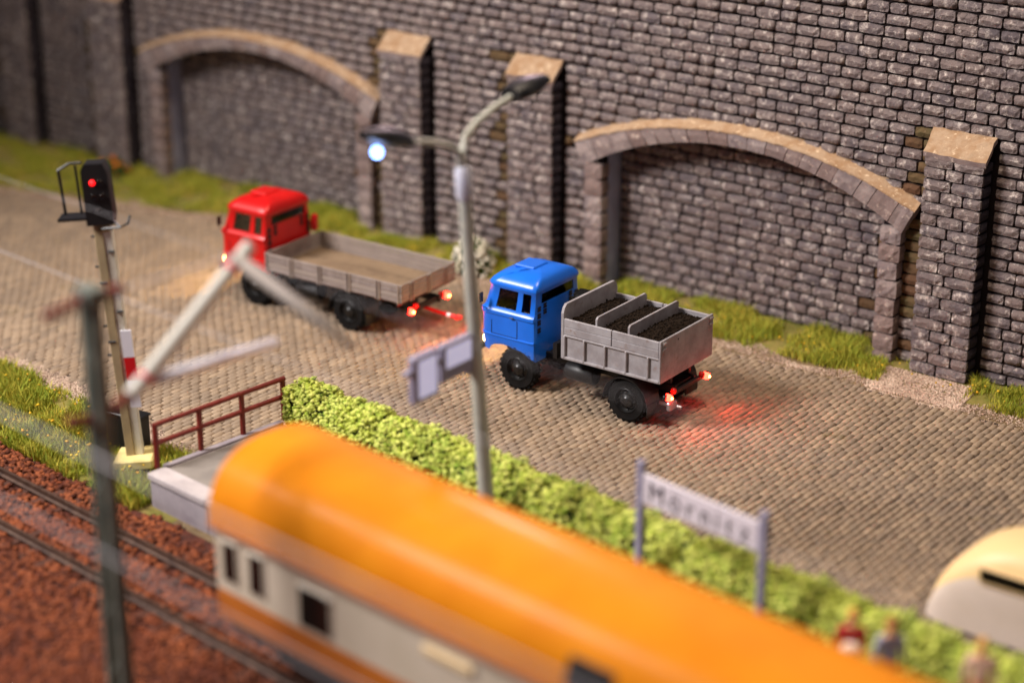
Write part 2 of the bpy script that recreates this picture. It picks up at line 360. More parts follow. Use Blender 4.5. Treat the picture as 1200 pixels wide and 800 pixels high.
# core: front skin with arch openings, reveals, infill back, top and ends
b = MB(); yb = YW + 0.06
cols = sorted(set(list(np.arange(WX0, WX1 + .01, 1.0)) + [a + k * HWI / 16 for a in ARCH for k in range(-16, 17)]))
def low(x):
    for a in ARCH:
        if abs(x - a) <= HWI + 1e-6: return intr(min(abs(x - a), HWI))
    return None
for x0, x1 in zip(cols, cols[1:]):
    xm = (x0 + x1) / 2; inside = any(abs(xm - a) < HWI for a in ARCH)
    z0, z1 = (low(x0), low(x1)) if inside else (-.4, -.4)
    b.add([(x0, yb, z0), (x1, yb, z1), (x1, yb, WZ), (x0, yb, WZ)], [(0, 1, 2, 3)], 0)
    if inside:
        b.add([(x0, yb, z0), (x1, yb, z1), (x1, YR + .06, z1), (x0, YR + .06, z0)], [(3, 2, 1, 0)], 1)
        b.add([(x0, YR + .06, -.4), (x1, YR + .06, -.4), (x1, YR + .06, z1), (x0, YR + .06, z0)], [(0, 1, 2, 3)], 0)
for a in ARCH:
    for s_ in (-1, 1):
        x = a + s_ * HWI
        b.add([(x, yb, -.4), (x, YR + .06, -.4), (x, YR + .06, ZS), (x, yb, ZS)], [(0, 1, 2, 3) if s_ < 0 else (3, 2, 1, 0)], 1)
b.box(((WX0 + WX1) / 2, YR + .06 + .8, WZ / 2 - .2), (WX1 - WX0, 1.59, WZ + .4), 0)
b.v = [tuple(Vector(p) - WO) for p in b.v]
b.build('wall_core', ['mortar', 'reveal'], wall)
# stone variants (rough hewn front, facing -y), unit size
def stone(seed, nx=4, nz=2, rough=0.16, edge=0.26):
    g = random.Random(seed); mb = MB(); V = []
    for j in range(nz + 1):
        for i in range(nx + 1):
            bd = i in (0, nx) or j in (0, nz); cn = i in (0, nx) and j in (0, nz)
            x = -.5 + i / nx + (0 if i in (0, nx) else g.uniform(-.06, .06)) ; z = -.5 + j / nz + (0 if j in (0, nz) else g.uniform(-.1, .1))
            if bd: x += g.uniform(-.012, .012); z += g.uniform(-.04, .04)
            if cn: x *= .955; z *= .88
            y = -.5 + (edge * g.uniform(.7, 1.2) if bd else g.uniform(-rough, rough) * .5)
            V.append((x, y, z))
    F = []; w = nx + 1
    for j in range(nz):
        for i in range(nx): F.append((j * w + i, j * w + i + 1, (j + 1) * w + i + 1, (j + 1) * w + i))
    ring = [i for i in range(w)] + [j * w + nx for j in range(1, nz + 1)] + [nz * w + i for i in range(nx - 1, -1, -1)] + [j * w for j in range(nz - 1, 0, -1)]
    k0 = len(V)
    for k in ring: V.append((V[k][0], .5, V[k][2]))
    for k in range(len(ring)): a, c = ring[k], ring[(k + 1) % len(ring)]; F.append((a, k0 + k, k0 + (k + 1) % len(ring), c))
    mb.add(V, F); return mb
STN = [stone(100 + k) for k in range(14)]
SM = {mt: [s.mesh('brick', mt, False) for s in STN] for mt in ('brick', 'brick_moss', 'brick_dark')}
SM['quoin'] = [stone(300 + k, 4, 3, .12, .10).mesh('quoin', 'quoin', False) for k in range(8)]
def course(x0, x1, g, lo=.46, hi=.74):
    out = []; x = x0
    while x < x1 - 0.02:
        L = g.uniform(lo, hi)
        if x1 - (x + L) < 0.22: L = x1 - x
        out.append((x, x + L)); x += L
    return out
def put_brick(name, parent, po, c, L, D, H, rz, g, mt, jt=.056):
    return link(name, g.choice(SM[mt]), parent, tuple(Vector(c) - po), (g.uniform(-.02, .02), g.uniform(-.008, .008), rz + g.uniform(-.015, .015)), (L - .045 if g.random() < .85 else L - .015, D, H - jt + g.uniform(-.014, .014)))
g = random.Random(3); BR = []       # (centre, L, H)
for k in range(int(WZ / CH)):
    z0 = -.15 + k * CH; zm = z0 + CH / 2; iv = [(WX0 + g.uniform(0, .5), WX1)]
    blk = []
    for a in ARCH:
        hw = HWO - .02 if zm < ZS else (math.sqrt(max(0, RO * RO - (zm - CO) ** 2)) if zm < ZEX else 0)
        if hw: blk.append((a - hw, a + hw))
    for p in PIL:
        if zm < 6.25: blk.append((p + .02, p + PWD + .1))  # bricks left out right of each buttress: dark strip stands in for its shadow
    blk.sort()
    x = iv[0][0]; segs = []
    for a0, a1 in blk:
        if a0 > x: segs.append((x, a0))
        x = max(x, a1)
    segs.append((x, WX1))
    for s0, s1 in segs:
        if s1 - s0 < .12: continue
        for q0, q1 in (course(s0, s1, g) if s1 - s0 > .5 else [(s0, s1)]): BR.append(((q0 + q1) / 2, YW + .035, zm, q1 - q0))
BR = np.array(BR); pj = proj(BR[:, :3])
vis = (pj[:, 0] > 5) & (pj[:, 0] < 1195) & (pj[:, 1] > 6) & (pj[:, 1] < 480)
sz = BR[:, 3] / pj[:, 2] ** 2; order = np.argsort(-np.where(vis, sz, -1)); single = np.zeros(len(BR), bool); single[order[:300]] = True
def mossy(x, z):
    d = min([p - x for p in PIL if p - x > 0] + [99]); e = min([x - p - PWD for p in PIL if x - p - PWD > 0] + [99])
    return (d < .8 or e < .25) and z < 6.2
JV, JF, o = [], [], 0; JV2, JF2, o2 = [], [], 0
for (x, y, z, L), one in zip(BR, single):
    D = .15 + g.uniform(-.02, .05); mo = mossy(x, z) and g.random() < .75
    if one: put_brick('brick', wall, WO, (x, y, z), L, D, CH, 0, g, 'brick_moss' if mo else 'brick')
    else:
        s = g.choice(STN); v = np.array(s.v) * np.array([L - .045 if g.random() < .85 else L - .015, D, CH - .056 + g.uniform(-.014, .014)]) + np.array([x, y, z]) - np.array(WO)
        if mo: JV2.append(v); JF2.append(np.array(s.f) + o2); o2 += len(v)
        else: JV.append(v); JF.append(np.array(s.f) + o); o += len(v)
link('brickwork', np_mesh('brickwork', np.concatenate(JV), np.concatenate(JF), 'brick_joined'), wall, kind='stuff')
link('mossy_brickwork', np_mesh('mossy_brickwork', np.concatenate(JV2), np.concatenate(JF2), 'brick_moss'), wall, kind='stuff')
# buttresses with sloping sandy caps
for p in PIL:
    if p > 13: continue
    b = MB(); b.prism([(p + .07, YP + .07, -.4), (p + PWD - .07, YP + .07, -.4), (p + PWD - .07, YW + .1, -.4), (p + .07, YW + .1, -.4)], (0, 0, ZCAP + .3), 0)
    b.v = [tuple(Vector(v) - WO) for v in b.v]
    bt = b.build('buttress', 'mortar', wall)
    k = 0; nc = int(round((ZCAP + .15) / CH)); h = (ZCAP + .12) / nc
    for k in range(nc):
        zm = -.15 + (k + .5) * h
        cuts = [0, PWD * g.uniform(.45, .62), PWD] if k % 2 else [0, PWD * g.uniform(.28, .4), PWD * g.uniform(.62, .72), PWD]
        for q0, q1 in zip(cuts, cuts[1:]): put_brick('brick', bt, WO, (p + (q0 + q1) / 2, YP + .04, zm), q1 - q0, .17, h, 0, g, 'brick', .035)
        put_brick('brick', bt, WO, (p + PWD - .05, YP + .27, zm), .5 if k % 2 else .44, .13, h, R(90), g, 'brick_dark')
        if p > -10: put_brick('brick', bt, WO, (p + .05, YP + .27, zm), .5 if k % 2 else .44, .13, h, R(-90), g, 'brick')
    b = MB(); nx, nyy = 7, 4; V = []
    for j in range(nyy + 1):
        for i in range(nx + 1):
            V.append((p - .03 + i / nx * (PWD + .06) + (g.uniform(-.02, .02)), YP - .04 + j / nyy * .53 + g.uniform(-.012, .012), ZCAP + .02 + j / nyy * .52 + g.uniform(-.025, .025)))
    w = nx + 1; F = [(j * w + i, j * w + i + 1, (j + 1) * w + i + 1, (j + 1) * w + i) for j in range(nyy) for i in range(nx)]
    k0 = len(V); V2 = V + [(x, y + .02, z - .13) for x, y, z in V]
    ring = [i for i in range(w)] + [j * w + nx for j in range(1, nyy + 1)] + [nyy * w + i for i in range(nx - 1, -1, -1)] + [j * w for j in range(nyy - 1, 0, -1)]
    b.add(V2, F, 0); b.add(V2, [(a, a + k0, c + k0, c) for a, c in zip(ring, ring[1:] + ring[:1])], 1)
    b.v = [tuple(Vector(v) - WO) for v in b.v]
    b.build('cap', ['sand', 'quoin'], bt)
# arches: voussoirs, quoins on both legs, infill bricks
for ai, a in enumerate(ARCH):
    b = MB(); AO = Vector((a, YA, 0))
    for s_ in (-1, 1): b.box((s_ * (HWI + .27), .28, 1.75), (.46, .3, 4.2), 0)
    for q in range(16):
        u0, u1 = -HWI + q * HWI / 8, -HWI + (q + 1) * HWI / 8
        b.prism([(u0, .08, intr(u0) + .06), (u1, .08, intr(u1) + .06), (u1, .08, extr(u1) - .04), (u0, .08, extr(u0) - .04)], (0, .27, 0), 0)
    root = b.build('blind_arch', 'mortar', wall, loc=(a - WO.x, YA - WO.y, 0 - WO.z))
    n = 19; th0, th1 = -math.asin(HE / RO), math.asin(HE / RO)
    xs_ = [-HE + .0]; g2 = random.Random(11 + ai)
    ws = [g2.uniform(.75, 1.25) for _ in range(n)]; tot = sum(ws); acc = 0; T = [0]
    for w_ in ws: acc += w_ / tot; T.append(acc)
    for t0, t1 in zip(T, T[1:]):
        b = MB(); sub = 3; V = []
        gp = .0011
        for q in range(sub + 1):
            t = t0 + gp + (t1 - t0 - 2 * gp) * q / sub
            xe = RO * math.sin(th0 + (th1 - th0) * t); ze = extr(xe)
            xi = -(HWO + .05) + 2 * (HWO + .05) * t; zi = CI + math.sqrt(RI * RI - xi * xi)
            jx = lambda: g2.uniform(-.018, .018)
            V += [(xi, jx() + .0, zi), ((xi + xe) / 2, -.03 + jx(), (zi + ze) / 2 + jx()), (xe, -.01 + jx(), ze - .015), (xe * 1.0, .18, ze - .01), (xe, .36, ze), (xi, .36, zi)]
        F = []; M_ = []
        for q in range(sub):
            o = q * 6
            for k in range(6):
                F.append((o + k, o + 6 + k, o + 6 + (k + 1) % 6, o + (k + 1) % 6)); M_.append(1 if k in (2, 3) else 0)
        F += [tuple(range(6))[::-1], tuple(sub * 6 + k for k in range(6))]; M_ += [0, 0]
        F = [f[::-1] for f in F]
        b.v = V; b.f = F; b.m = M_
        b.build('voussoir', ['quoin', 'sand'], root)
    b = MB(); NC = 90; V = []
    for q in range(NC + 1):
        xe = -HE - .02 + (2 * HE + .04) * q / NC; ze = extr(min(HE, abs(xe)))
        for yy, dz in ((-.035, -.03), (-.045, .01), (.06, .055), (.2, .12), (.37, .21)): V.append((xe, yy + g2.uniform(-.012, .012), ze + dz + g2.uniform(-.012, .014)))
    F = [(q * 5 + k, q * 5 + k + 1, q * 5 + 6 + k, q * 5 + 5 + k) for q in range(NC) for k in range(4)]
    F += [(0, 1, 2, 3, 4), tuple(NC * 5 + k for k in (4, 3, 2, 1, 0))]
    b.add(V, [f[::-1] for f in F]); b.build('coping', 'sand', root, True)
    hq = (ZS - .1) / 8
    for s_ in (-1, 1):
        for k in range(8):
            wq = HWO - HWI + g2.uniform(-.03, .04)
            zz = -.1 + (k + .5) * hq
            if k == 7: zz -= .0
            link('quoin', g2.choice(SM['quoin']), root, (s_ * (HWI + wq / 2 - .01), .19, zz), (0, 0, g2.uniform(-.02, .02)), (wq, .42, hq - .025))
    for k in range(18):
        z0 = -.15 + k * CH; zm = z0 + CH / 2
        top = zm + CH * .3
        hw = HWI if top < ZS else (math.sqrt(RI * RI - (top - CI) ** 2) if top < CI + RI else 0)
        hw = min(HWI, hw + .12)
        if hw < .5: continue
        for q0, q1 in course(-hw + .03, hw - .03, g2):
            put_brick('brick', root, AO - Vector((a, 0, 0)) + Vector((0, 0, 0)) , ((q0 + q1) / 2, YR + .035, zm), q1 - q0, .15 + g2.uniform(-.02, .05), CH, 0, g2, 'brick_moss' if (q1 > hw - .5 and zm < 3 and g2.random() < .5) else 'brick')

# ------------------------------------------------------------------ trucks (local: x forward, y left, z up; x = 0 at the tail of the load bed)
def point_light(parent, loc, col, power, r=.08, spot=None, rot=None):
    l = bpy.data.lights.new('lamp_glow', 'SPOT' if spot else 'POINT'); l.energy = power; l.color = col; l.shadow_soft_size = r
    if spot: l.spot_size = R(spot); l.spot_blend = .8
    o = bpy.data.objects.new('lamp_glow', l); COL.objects.link(o); o.parent = parent; o.location = loc
    if rot: o.rotation_euler = rot
def wheel(parent, x, y, side, dual=False, r=.54, w=.29, name='wheel', axis='y', z=None):
    # side: +1 outer face to +y
    z = r if z is None else z; b = MB(); ww = w * (2 if dual else 1); s = side
    pr = [(r * .58, 0), (r * .62, .01), (r * .9, 0.0), (r * .97, .03), (r, .08), (r, ww - .08), (r * .97, ww - .03), (r * .9, ww), (r * .58, ww)]
    if axis == 'x': b.lathe([(a, h - ww / 2) for a, h in pr], (0, 0, 0), 'x', 28)
    else: b.lathe([(a, -s * h) for a, h in (pr if s < 0 else pr)], (0, 0, 0), 'y', 28)
    for k in range(22):          # tread blocks
        t = 2 * math.pi * k / 22
        for q in (0.16, 0.5, 0.84):
            tt = t + (.14 if q == .5 else 0)
            c = Vector((math.cos(tt) * r, 0, math.sin(tt) * r))
            if axis == 'x': b.box((ww * (q - .5), c.x, c.z), (ww * .24, .075, .03), 0, 0, Matrix.Rotation(tt + math.pi / 2, 3, 'X'))
            else: b.box((c.x, -s * ww * q, c.z), (.03, ww * .24, .075), 0, 0, Matrix.Rotation(-tt, 3, 'Y'))
    o = b.build(name, 'rubber', parent, True, (x, y, z), split=35)
    b = MB()
    rp = [(r * .6, .02), (r * .56, .0), (r * .52, .06), (r * .46, .1), (r * .34, .07), (r * .3, .02), (r * .2, .0), (r * .14, -.03), (.001, -.04)]
    if axis == 'x': b.lathe([(a, h - ww / 2) for a, h in rp], (0, 0, 0), 'x', 20)
    else: b.lathe([(a, -s * h) for a, h in rp], (0, 0, 0), 'y', 20)
    for k in range(8):
        t = 2 * math.pi * k / 8; c = (math.cos(t) * r * .38, math.sin(t) * r * .38)
        if axis == 'x': b.box((.05 - ww / 2, c[0], c[1]), (.05, .03, .03))
        else: b.box((c[0], -s * .06, c[1]), (.03, .06, .03))
    b.build('rim', 'rim', o, True, split=35)
    return o
def cab(parent, X, paint):
    """X: x of the cab's rear wall"""
    xr0, xf0 = 0.0, 1.68
    #        z    xr    xf    hw
    LV = [(.80, .02, 1.66, .975), (1.12, .01, 1.68, .995), (1.27, .0, 1.68, 1.0), (1.285, .0, 1.70, 1.022), (1.32, .0, 1.70, 1.022), (1.335, .0, 1.685, 1.0), (1.84, .0, 1.69, 1.0), (1.87, -.0, 1.72, 1.03), (1.95, -.0, 1.715, 1.03), (1.99, .0, 1.67, .99), (2.06, .0, 1.63, .965), (2.29, .0, 1.56, .935), (2.54, .0, 1.50, .915), (2.60, -.02, 1.52, .945), (2.64, -.03, 1.52, .95), (2.73, -.015, 1.46, .91), (2.83, .03, 1.34, .80), (2.91, .12, 1.10, .62), (2.96, .3, .85, .38)]
    side = [.16, .43, .51, .60, .78, 1.0, 1.23, 1.36]
    archz = {.43: .82, .51: .92, .60: 1.03, .78: 1.08, 1.0: 1.09, 1.23: 1.05, 1.36: .98}
    def ring(z, xr, xf, hw, lv):
        c = []  # half ring, from rear centre to front centre on +y
        L = xf - xr; rr = .10; rf = .26
        for fy in (0, .40, .74): c.append((xr, fy * hw, z))
        c.append((xr, hw - rr, z)); c.append((xr + rr * .29, hw - rr * .29, z))
        for sx in side: c.append((xr + sx / xf0 * L, hw, archz.get(sx, z) if lv == 0 else z))
        zf = .88 if lv == 0 else z
        for t in (0, 30, 60, 90): c.append((xf - rf + rf * math.sin(R(t)), hw - rf + rf * math.cos(R(t)), zf))
        c.append((xf + .02, .48 * hw, zf)); c.append((xf + .03, .05, zf)); c.append((xf + .03, 0, zf))
        return c
    H = [ring(*l, i) for i, l in enumerate(LV)]; m = len(H[0]); full = []
    for h in H: full.append(h + [(x, -y, z) for x, y, z in h[-2:0:-1]])
    n = len(full[0]); b = MB(); V = [p for r_ in full for p in r_]
    kS = 5                                     # index of first side column
    holes = set()
    def hole(l0, l1, c0, c1):
        for l in range(l0, l1):
            for c in range(c0, c1): holes.add((l, c)); holes.add((l, n - 1 - c))
    hole(10, 12, kS + 0, kS + 1)               # quarter light
    hole(10, 12, kS + 3, kS + 6)               # door window
    hole(10, 12, m - 4, m - 2)                 # windscreen halves
    hole(11, 12, 0, 2)                         # rear window
    F = []
    for l in range(len(full) - 1):
        for c in range(n):
            if (l, c) in holes: continue
            F.append((l * n + c, l * n + (c + 1) % n, (l + 1) * n + (c + 1) % n, (l + 1) * n + c))
    F = [f[::-1] for f in F]
    top = len(V); V.append((.6, 0, 2.975)); l = len(full) - 1
    for c in range(n): F.append((l * n + (c + 1) % n, l * n + c, top))
    b.add(V, F)
    o = b.build('cab', paint, parent, True, (X, 0, 0), split=38)
    sd = o.modifiers.new('shell', 'SOLIDIFY'); sd.thickness = .03; sd.offset = -1
    o.modifiers.move(1, 0)
    # glass
    def pane(l0, l1, c0, c1, mirror):
        P = [full[l0][c0], full[l0][c1 % n], full[l1][c1 % n], full[l1][c0]]
        q = MB(); cen = sum((Vector(p) for p in P), Vector()) / 4; nrm = (Vector(P[1]) - Vector(P[0])).cross(Vector(P[3]) - Vector(P[0])).normalized()
        q.prism([Vector(p) + nrm * .012 for p in P], nrm * .012); q.build('window', 'glass', o)
    for c0, c1, l0, l1 in ((kS, kS + 1, 10, 12), (kS + 3, kS + 6, 10, 12), (m - 4, m - 2, 10, 12)):
        pane(l0, l1, c0, c1, 0)
        pane(l0, l1, (n - c1) % n, (n - c0) % n if c0 else n, 1)
    pane(11, 12, -2, 2, 0)
    # roof hatch, rear louvres, door seams, handle
    MB().box((.80, 0, 2.965), (.60, .62, .09), 0, .03).build('roof_hatch', paint, o, True, split=38)
    for yy, zz in ((.80, 2.18), (.80, 2.0), (.80, 1.82), (.80, 1.62), (.55, 2.22), (.55, 2.06), (-.55, 2.22), (-.55, 2.06), (-.8, 2.18), (-.8, 2.0), (-.8, 1.82)):
        q = MB()
        for k in range(2): q.box((-.012, yy, zz + (k - .5) * .07), (.02, .13, .055), 0, .006)
        q.build('louvre', 'black', o)
    for s in (-1, 1):
        q = MB(); q.box((.52, s * 1.003, 1.56), (.014, .01, .5)); q.box((1.30, s * 1.003, 1.5), (.014, .01, .38)); q.box((.9, s * 1.003, 1.345), (.78, .01, .012)); q.build('door_seam', 'black', o)
        q = MB(); q.box((.66, s * 1.045, 1.87), (.12, .03, .03), 0, .01); q.box((.62, s * 1.035, 1.87), (.03, .03, .03)); q.build('door_handle', 'black', o)
        q = MB(); q.tube([(1.42, s * .98, 1.95), (1.5, s * 1.16, 2.05), (1.5, s * 1.16, 2.3)], .012, 6); q.box((1.5, s * 1.17, 2.28), (.03, .16, .26), 0, .012); q.build('mirror', 'black', o)
        q = MB(); q.lathe([(.001, .05), (.09, .045), (.115, .02), (.12, 0.0)], (1.705, s * .72, 1.06), 'x', 16); q.build('headlight', 'head_on', o, True)
        q = MB(); q.lathe([(.12, 0.0), (.14, .02), (.14, -.02)], (1.71, s * .72, 1.06), 'x', 16); q.build('headlight_ring', 'chrome', o, True)
    q = MB()
    for k in range(6): q.box((1.72, 0, 1.14 + k * .085), (.02, .95, .05), 0, .008)
    q.build('grille', 'black', o)
    q = MB(); q.box((1.76, 0, .84), (.1, 1.96, .18), 0, .03); q.build('bumper', 'black', o)
    # interior
    q = MB(); q.box((.85, 0, 1.25), (1.5, 1.85, .04)); q.box((1.5, 0, 1.85), (.2, 1.8, .25), 0, .05); q.build('cab_interior', 'black', o)
    for s in (-.5, .5):
        q = MB(); q.box((.55, s, 1.72), (.5, .5, .14), 0, .04); q.box((.3, s, 2.05), (.12, .5, .62), 0, .05); q.build('seat', 'seat', o)
    q = MB(); q.tube([(1.1 + .08 * math.sin(t), .5 + .2 * math.cos(t), 2.0 + .18 * math.sin(t)) for t in np.linspace(0, 2 * math.pi, 17)], .015, 6, cap=False); q.tube([(1.1, .5, 2.0), (1.45, .5, 1.8)], .02, 6); q.build('steering_wheel', 'black', o)
    for s in (-1, 1):
        point_light(parent, (X + 1.9, s * .72, 1.0), (1.0, .62, .22), 115, .1, 120, (R(0), R(-55), 0))
    return o
def chassis(parent, L, xr_, xf_, hw_r=1.1):
    b = MB()
    for s in (-1, 1): b.box((L / 2 - .1, s * .42, .86), (L - .1, .09, .2), 0, .015)
    for x in np.linspace(.05, L - .5, 6): b.box((x, 0, .86), (.09, .8, .14))
    for x in (xr_, xf_): b.tube([(x, -.85, .5), (x, .85, .5)], .085, 10)
    b.sphere((xr_, 0, .5), .22, 12); b.tube([(xr_, 0, .52), (xf_ - .4, 0, .72)], .05, 8)
    for s in (-1, 1):
        for x in (xr_, xf_):
            b.box((x, s * .56, .68), (1.1, .08, .05), 0, .01); b.box((x, s * .56, .62), (.8, .08, .05), 0, .01)
    return b.build('chassis', 'black', parent)
def mudguard(parent, x, s, r=.63, w=.58):
    b = MB(); P = []; n = 14
    for k in range(n + 1):
        t = R(8 + 172 * k / n); P.append((x - r * math.cos(t), .52 + r * math.sin(t)))
    for (x0, z0), (x1, z1) in zip(P, P[1:]):
        b.add([(x0, s * 1.16, z0), (x1, s * 1.16, z1), (x1, s * (1.16 - w), z1), (x0, s * (1.16 - w), z0), (x0, s * 1.16, z0 - .03), (x1, s * 1.16, z1 - .03), (x1, s * (1.16 - w), z1 - .03), (x0, s * (1.16 - w), z0 - .03)],
              [(0, 1, 2, 3), (4, 7, 6, 5), (0, 4, 5, 1), (2, 6, 7, 3)])
    b.box((x - r - .01, s * (1.16 - w / 2), .42), (.03, w, .32), 0, .01)
    return b.build('mudguard', 'black', parent, True, split=50)
def tail_lights(parent, x, yo, z):
    b = MB(); b.box((x + .12, 0, z + .02), (.08, 2 * yo + .3, .12), 0, .02); b.tube([(x + .15, -.42, z), (x + .5, -.42, z + .06)], .04, 6); b.tube([(x + .15, .42, z), (x + .5, .42, z + .06)], .04, 6)
    b.build('rear_bar', 'black', parent)
    for s in (-1, 1):
        b = MB(); b.lathe([(.085, .08), (.09, .0), (.08, -.05), (.04, -.075), (.001, -.08)], (x + .06, s * yo, z), 'x', 16)
        o = b.build('tail_light', 'tail_on', parent, True)
        b = MB(); b.sphere((x - .01, s * yo, z), .04, 10); b.build('bulb', 'tail_hot', o, True)
        b = MB(); b.lathe([(.075, .06), (.08, .0), (.06, -.04), (.001, -.06)], (x + .06, s * (yo - .22), z + .1), 'x', 14); b.build('indicator', 'tail_off', parent, True)
        point_light(parent, (x - .14, s * yo, z), (1.0, .06, .05), 6, .05); point_light(parent, (x - .16, s * yo, z), (1.0, .07, .05), 110, .22, 140, (0, R(72), 0))

# --- blue dump truck
TH = .032; O = (5.907, 1.101); half = 1.2
def truck_root(name, label, O, TH):
    # bed tail centre: O is the near tail corner
    c = (O[0] - math.sin(TH) * half, O[1] + math.cos(TH) * half, 0)
    return thing(name, label, 'truck', c, math.pi + TH)
t = truck_root('dump_truck', 'blue-cab toy dump truck with grey load bed of coal and lit tail lights', O, TH)
chassis(t, 5.1, .95, 4.24)
for s in (-1, 1):
    wheel(t, .95, s * 1.1, s, True); wheel(t, 4.24, s * 1.0, s, False); mudguard(t, .95, s)
wheel(t, 3.28, -.45, 1, False, .48, .26, 'spare_wheel', 'x', 1.92)
b = MB(); b.box((3.28, -.45, 1.38), (.2, .3, .5)); b.box((3.3, 0, 1.15), (.12, 1.4, .4)); b.build('spare_wheel_carrier', 'black', t)
b = MB(); b.lathe([(.001, -.42), (.2, -.42), (.23, -.38), (.23, .38), (.2, .42), (.001, .42)], (2.55, .6, .72), 'x', 16); b.build('fuel_tank', 'black', t, True, split=40)
b = MB(); b.box((2.6, -.75, .8), (.7, .36, .36), 0, .04); b.build('battery_box', 'black', t)
cab(t, 3.72, 'blue')
BL, BW, BZ, BT = 2.72, 1.18, 1.24, 2.27
b = MB(); b.box((BL / 2, 0, BZ + .05), (BL - .04, 2 * BW - .14, .1)); b.build('bed_floor', 'bedgrey', t)
b = MB()
for s in (-1, 1): b.box((1.4, s * .42, 1.08), (2.6, .1, .22), 0, .01)
b.build('tipping_frame', 'black', t)
for s in (-1, 1):
    b = MB(); b.box((BL / 2, s * (BW - .06), (BZ + 1.86) / 2), (BL, .05, 1.86 - BZ)); b.box((BL / 2, s * (BW - .02), BZ + .03), (BL + .04, .09, .07), 0, .012); b.box((BL / 2, s * (BW - .03), 1.84), (BL, .07, .05), 0, .012)
    sp = b.build('lower_side_panel', 'bedgrey', t)
    for x in (.3, .92, 1.52, 2.12, 2.69): 
        q = MB(); q.box((x, s * (BW - .01), (BZ + 1.84) / 2), (.06, .07, 1.84 - BZ), 0, .014); q.build('rib', 'bedgrey', sp)
    for x0, x1 in ((.02, 1.33), (1.35, BL)):
        for z0, z1 in ((1.87, 2.06), (2.066, BT)):
            q = MB(); q.box(((x0 + x1) / 2, s * (BW - .04), (z0 + z1) / 2), (x1 - x0, .06, z1 - z0), 0, .01); q.build('side_board', 'bedgrey', t)
pts = [(-BW, BZ), (BW, BZ), (BW, 2.40), (BW - .05, 2.53), (BW - .14, 2.61), (-BW + .14, 2.61), (-BW + .05, 2.53), (-BW, 2.40)]
b = MB(); b.prism([(BL, y, z) for y, z in pts], (.07, 0, 0)); b.build('front_board', 'bedgrey', t)
b = MB(); b.box((-.025, 0, (BZ + BT) / 2 + .01), (.06, 2 * BW + .02, BT - BZ + .04), 0, .012); tg = b.build('tailgate', 'bedgrey', t)
for s in (-1, 1):
    q = MB(); q.box((-.06, s * (BW - .12), 2.16), (.03, .1, .2), 0, .01); q.tube([(-.07, s * (BW - .2), 2.22), (-.07, s * (BW - .04), 2.22)], .03, 8); q.tube([(-.07, s * (BW - .2), 2.08), (-.07, s * (BW - .04), 2.08)], .025, 8); q.build('hinge', 'bedgrey', tg)
for x in (.88, 1.80):
    pts = [(-BW + .08, 1.4), (BW - .08, 1.4), (BW - .08, 2.42), (BW - .14, 2.47), (-BW + .14, 2.47), (-BW + .08, 2.42)]
    b = MB(); b.prism([(x, y, z) for y, z in pts], (.05, 0, 0)); b.build('divider', 'bedgrey', t)
tail_lights(t, -.18, .86, .80)
b = MB(); b.box((-.1, .7, .55), (.12, .34, .22), 0, .03); b.tube([(.3, .62, .5), (-.25, .5, .45)], .05, 8); b.build('muffler', 'chrome', t, True, split=40)
def bx(L): return Matrix.Translation(t.location) @ Matrix.Rotation(math.pi + TH, 4, 'Z') @ Vector(L)
for ci, (x0, x1, lab) in enumerate(((.02, .87, 'heap of black coal behind the rear divider, against the tailgate of the dump truck'), (.94, 1.79, 'heap of black coal between the two dividers of the dump truck'), (1.86, 2.70, 'heap of black coal against the tall front board of the dump truck'))):
    V = []; nx, nyy = 12, 30; gg = random.Random(50 + ci)
    for i in range(nx + 1):
        for j in range(nyy + 1):
            u, v = i / nx, j / nyy; z = 2.13 + .16 * max(0, math.sin(math.pi * u)) ** .7 * max(0, math.sin(math.pi * v)) ** .6 + gg.uniform(-.02, .02)
            V.append(tuple(bx((x0 + .01 + (x1 - x0 - .02) * u, (-BW + .09) + (2 * BW - .18) * v, z))))
    w = nyy + 1; F = np.array([(i * w + j, (i + 1) * w + j, (i + 1) * w + j + 1, i * w + j + 1) for i in range(nx) for j in range(nyy)]); V = np.array(V)
    k = rng.integers(0, len(V), 1500); P = V[k] + rng.normal(size=(1500, 3)) * np.array([.03, .03, .008])
    # keep crumbs inside the bin
    CV, CFc = crumbs(P, .012 + .022 * rng.random(1500), 1, ci)
    F3 = np.concatenate([F[:, [0, 1, 2]], F[:, [0, 2, 3]]]); me = np_mesh('coal_heap', np.concatenate([V, CV]), np.concatenate([F3, CFc + len(V)]), 'coal', False)
    link('coal_heap', me, label=lab, cat='coal', group='coal heaps in the dump truck')

# --- red flatbed truck
TH2 = .053; O2 = (-2.521, 1.623)
r_ = truck_root('flatbed_truck', 'red-cab toy flatbed truck with empty grey drop-side bed and lit tail lights', O2, TH2)
chassis(r_, 6.2, 1.9, 5.32)
for s in (-1, 1):
    wheel(r_, 1.9, s * 1.1, s, True); wheel(r_, 5.32, s * 1.0, s, False); mudguard(r_, 1.9, s)
b = MB(); b.lathe([(.001, -.4), (.2, -.4), (.23, -.36), (.23, .36), (.2, .4), (.001, .4)], (3.5, .75, .75), 'x', 16); b.build('fuel_tank', 'black', r_, True, split=40)
cab(r_, 4.88, 'red')
b = MB(); b.box((4.72, -.92, 2.0), (.18, .26, .5), 0, .07); b.build('intake_box', 'red', r_, True, split=40)
FL, FW, FZ, FT = 4.74, 1.2, 1.17, 1.69
b = MB()
for x in np.linspace(.2, FL - .2, 9): b.box((x, 0, FZ - .06), (.08, 2 * FW - .1, .1))
b.build('bed_frame', 'black', r_)
fl = MB().box((FL / 2, 0, FZ + .01), (FL, 2 * FW - .02, .03)).build('bed_floor', 'sleeper', r_)
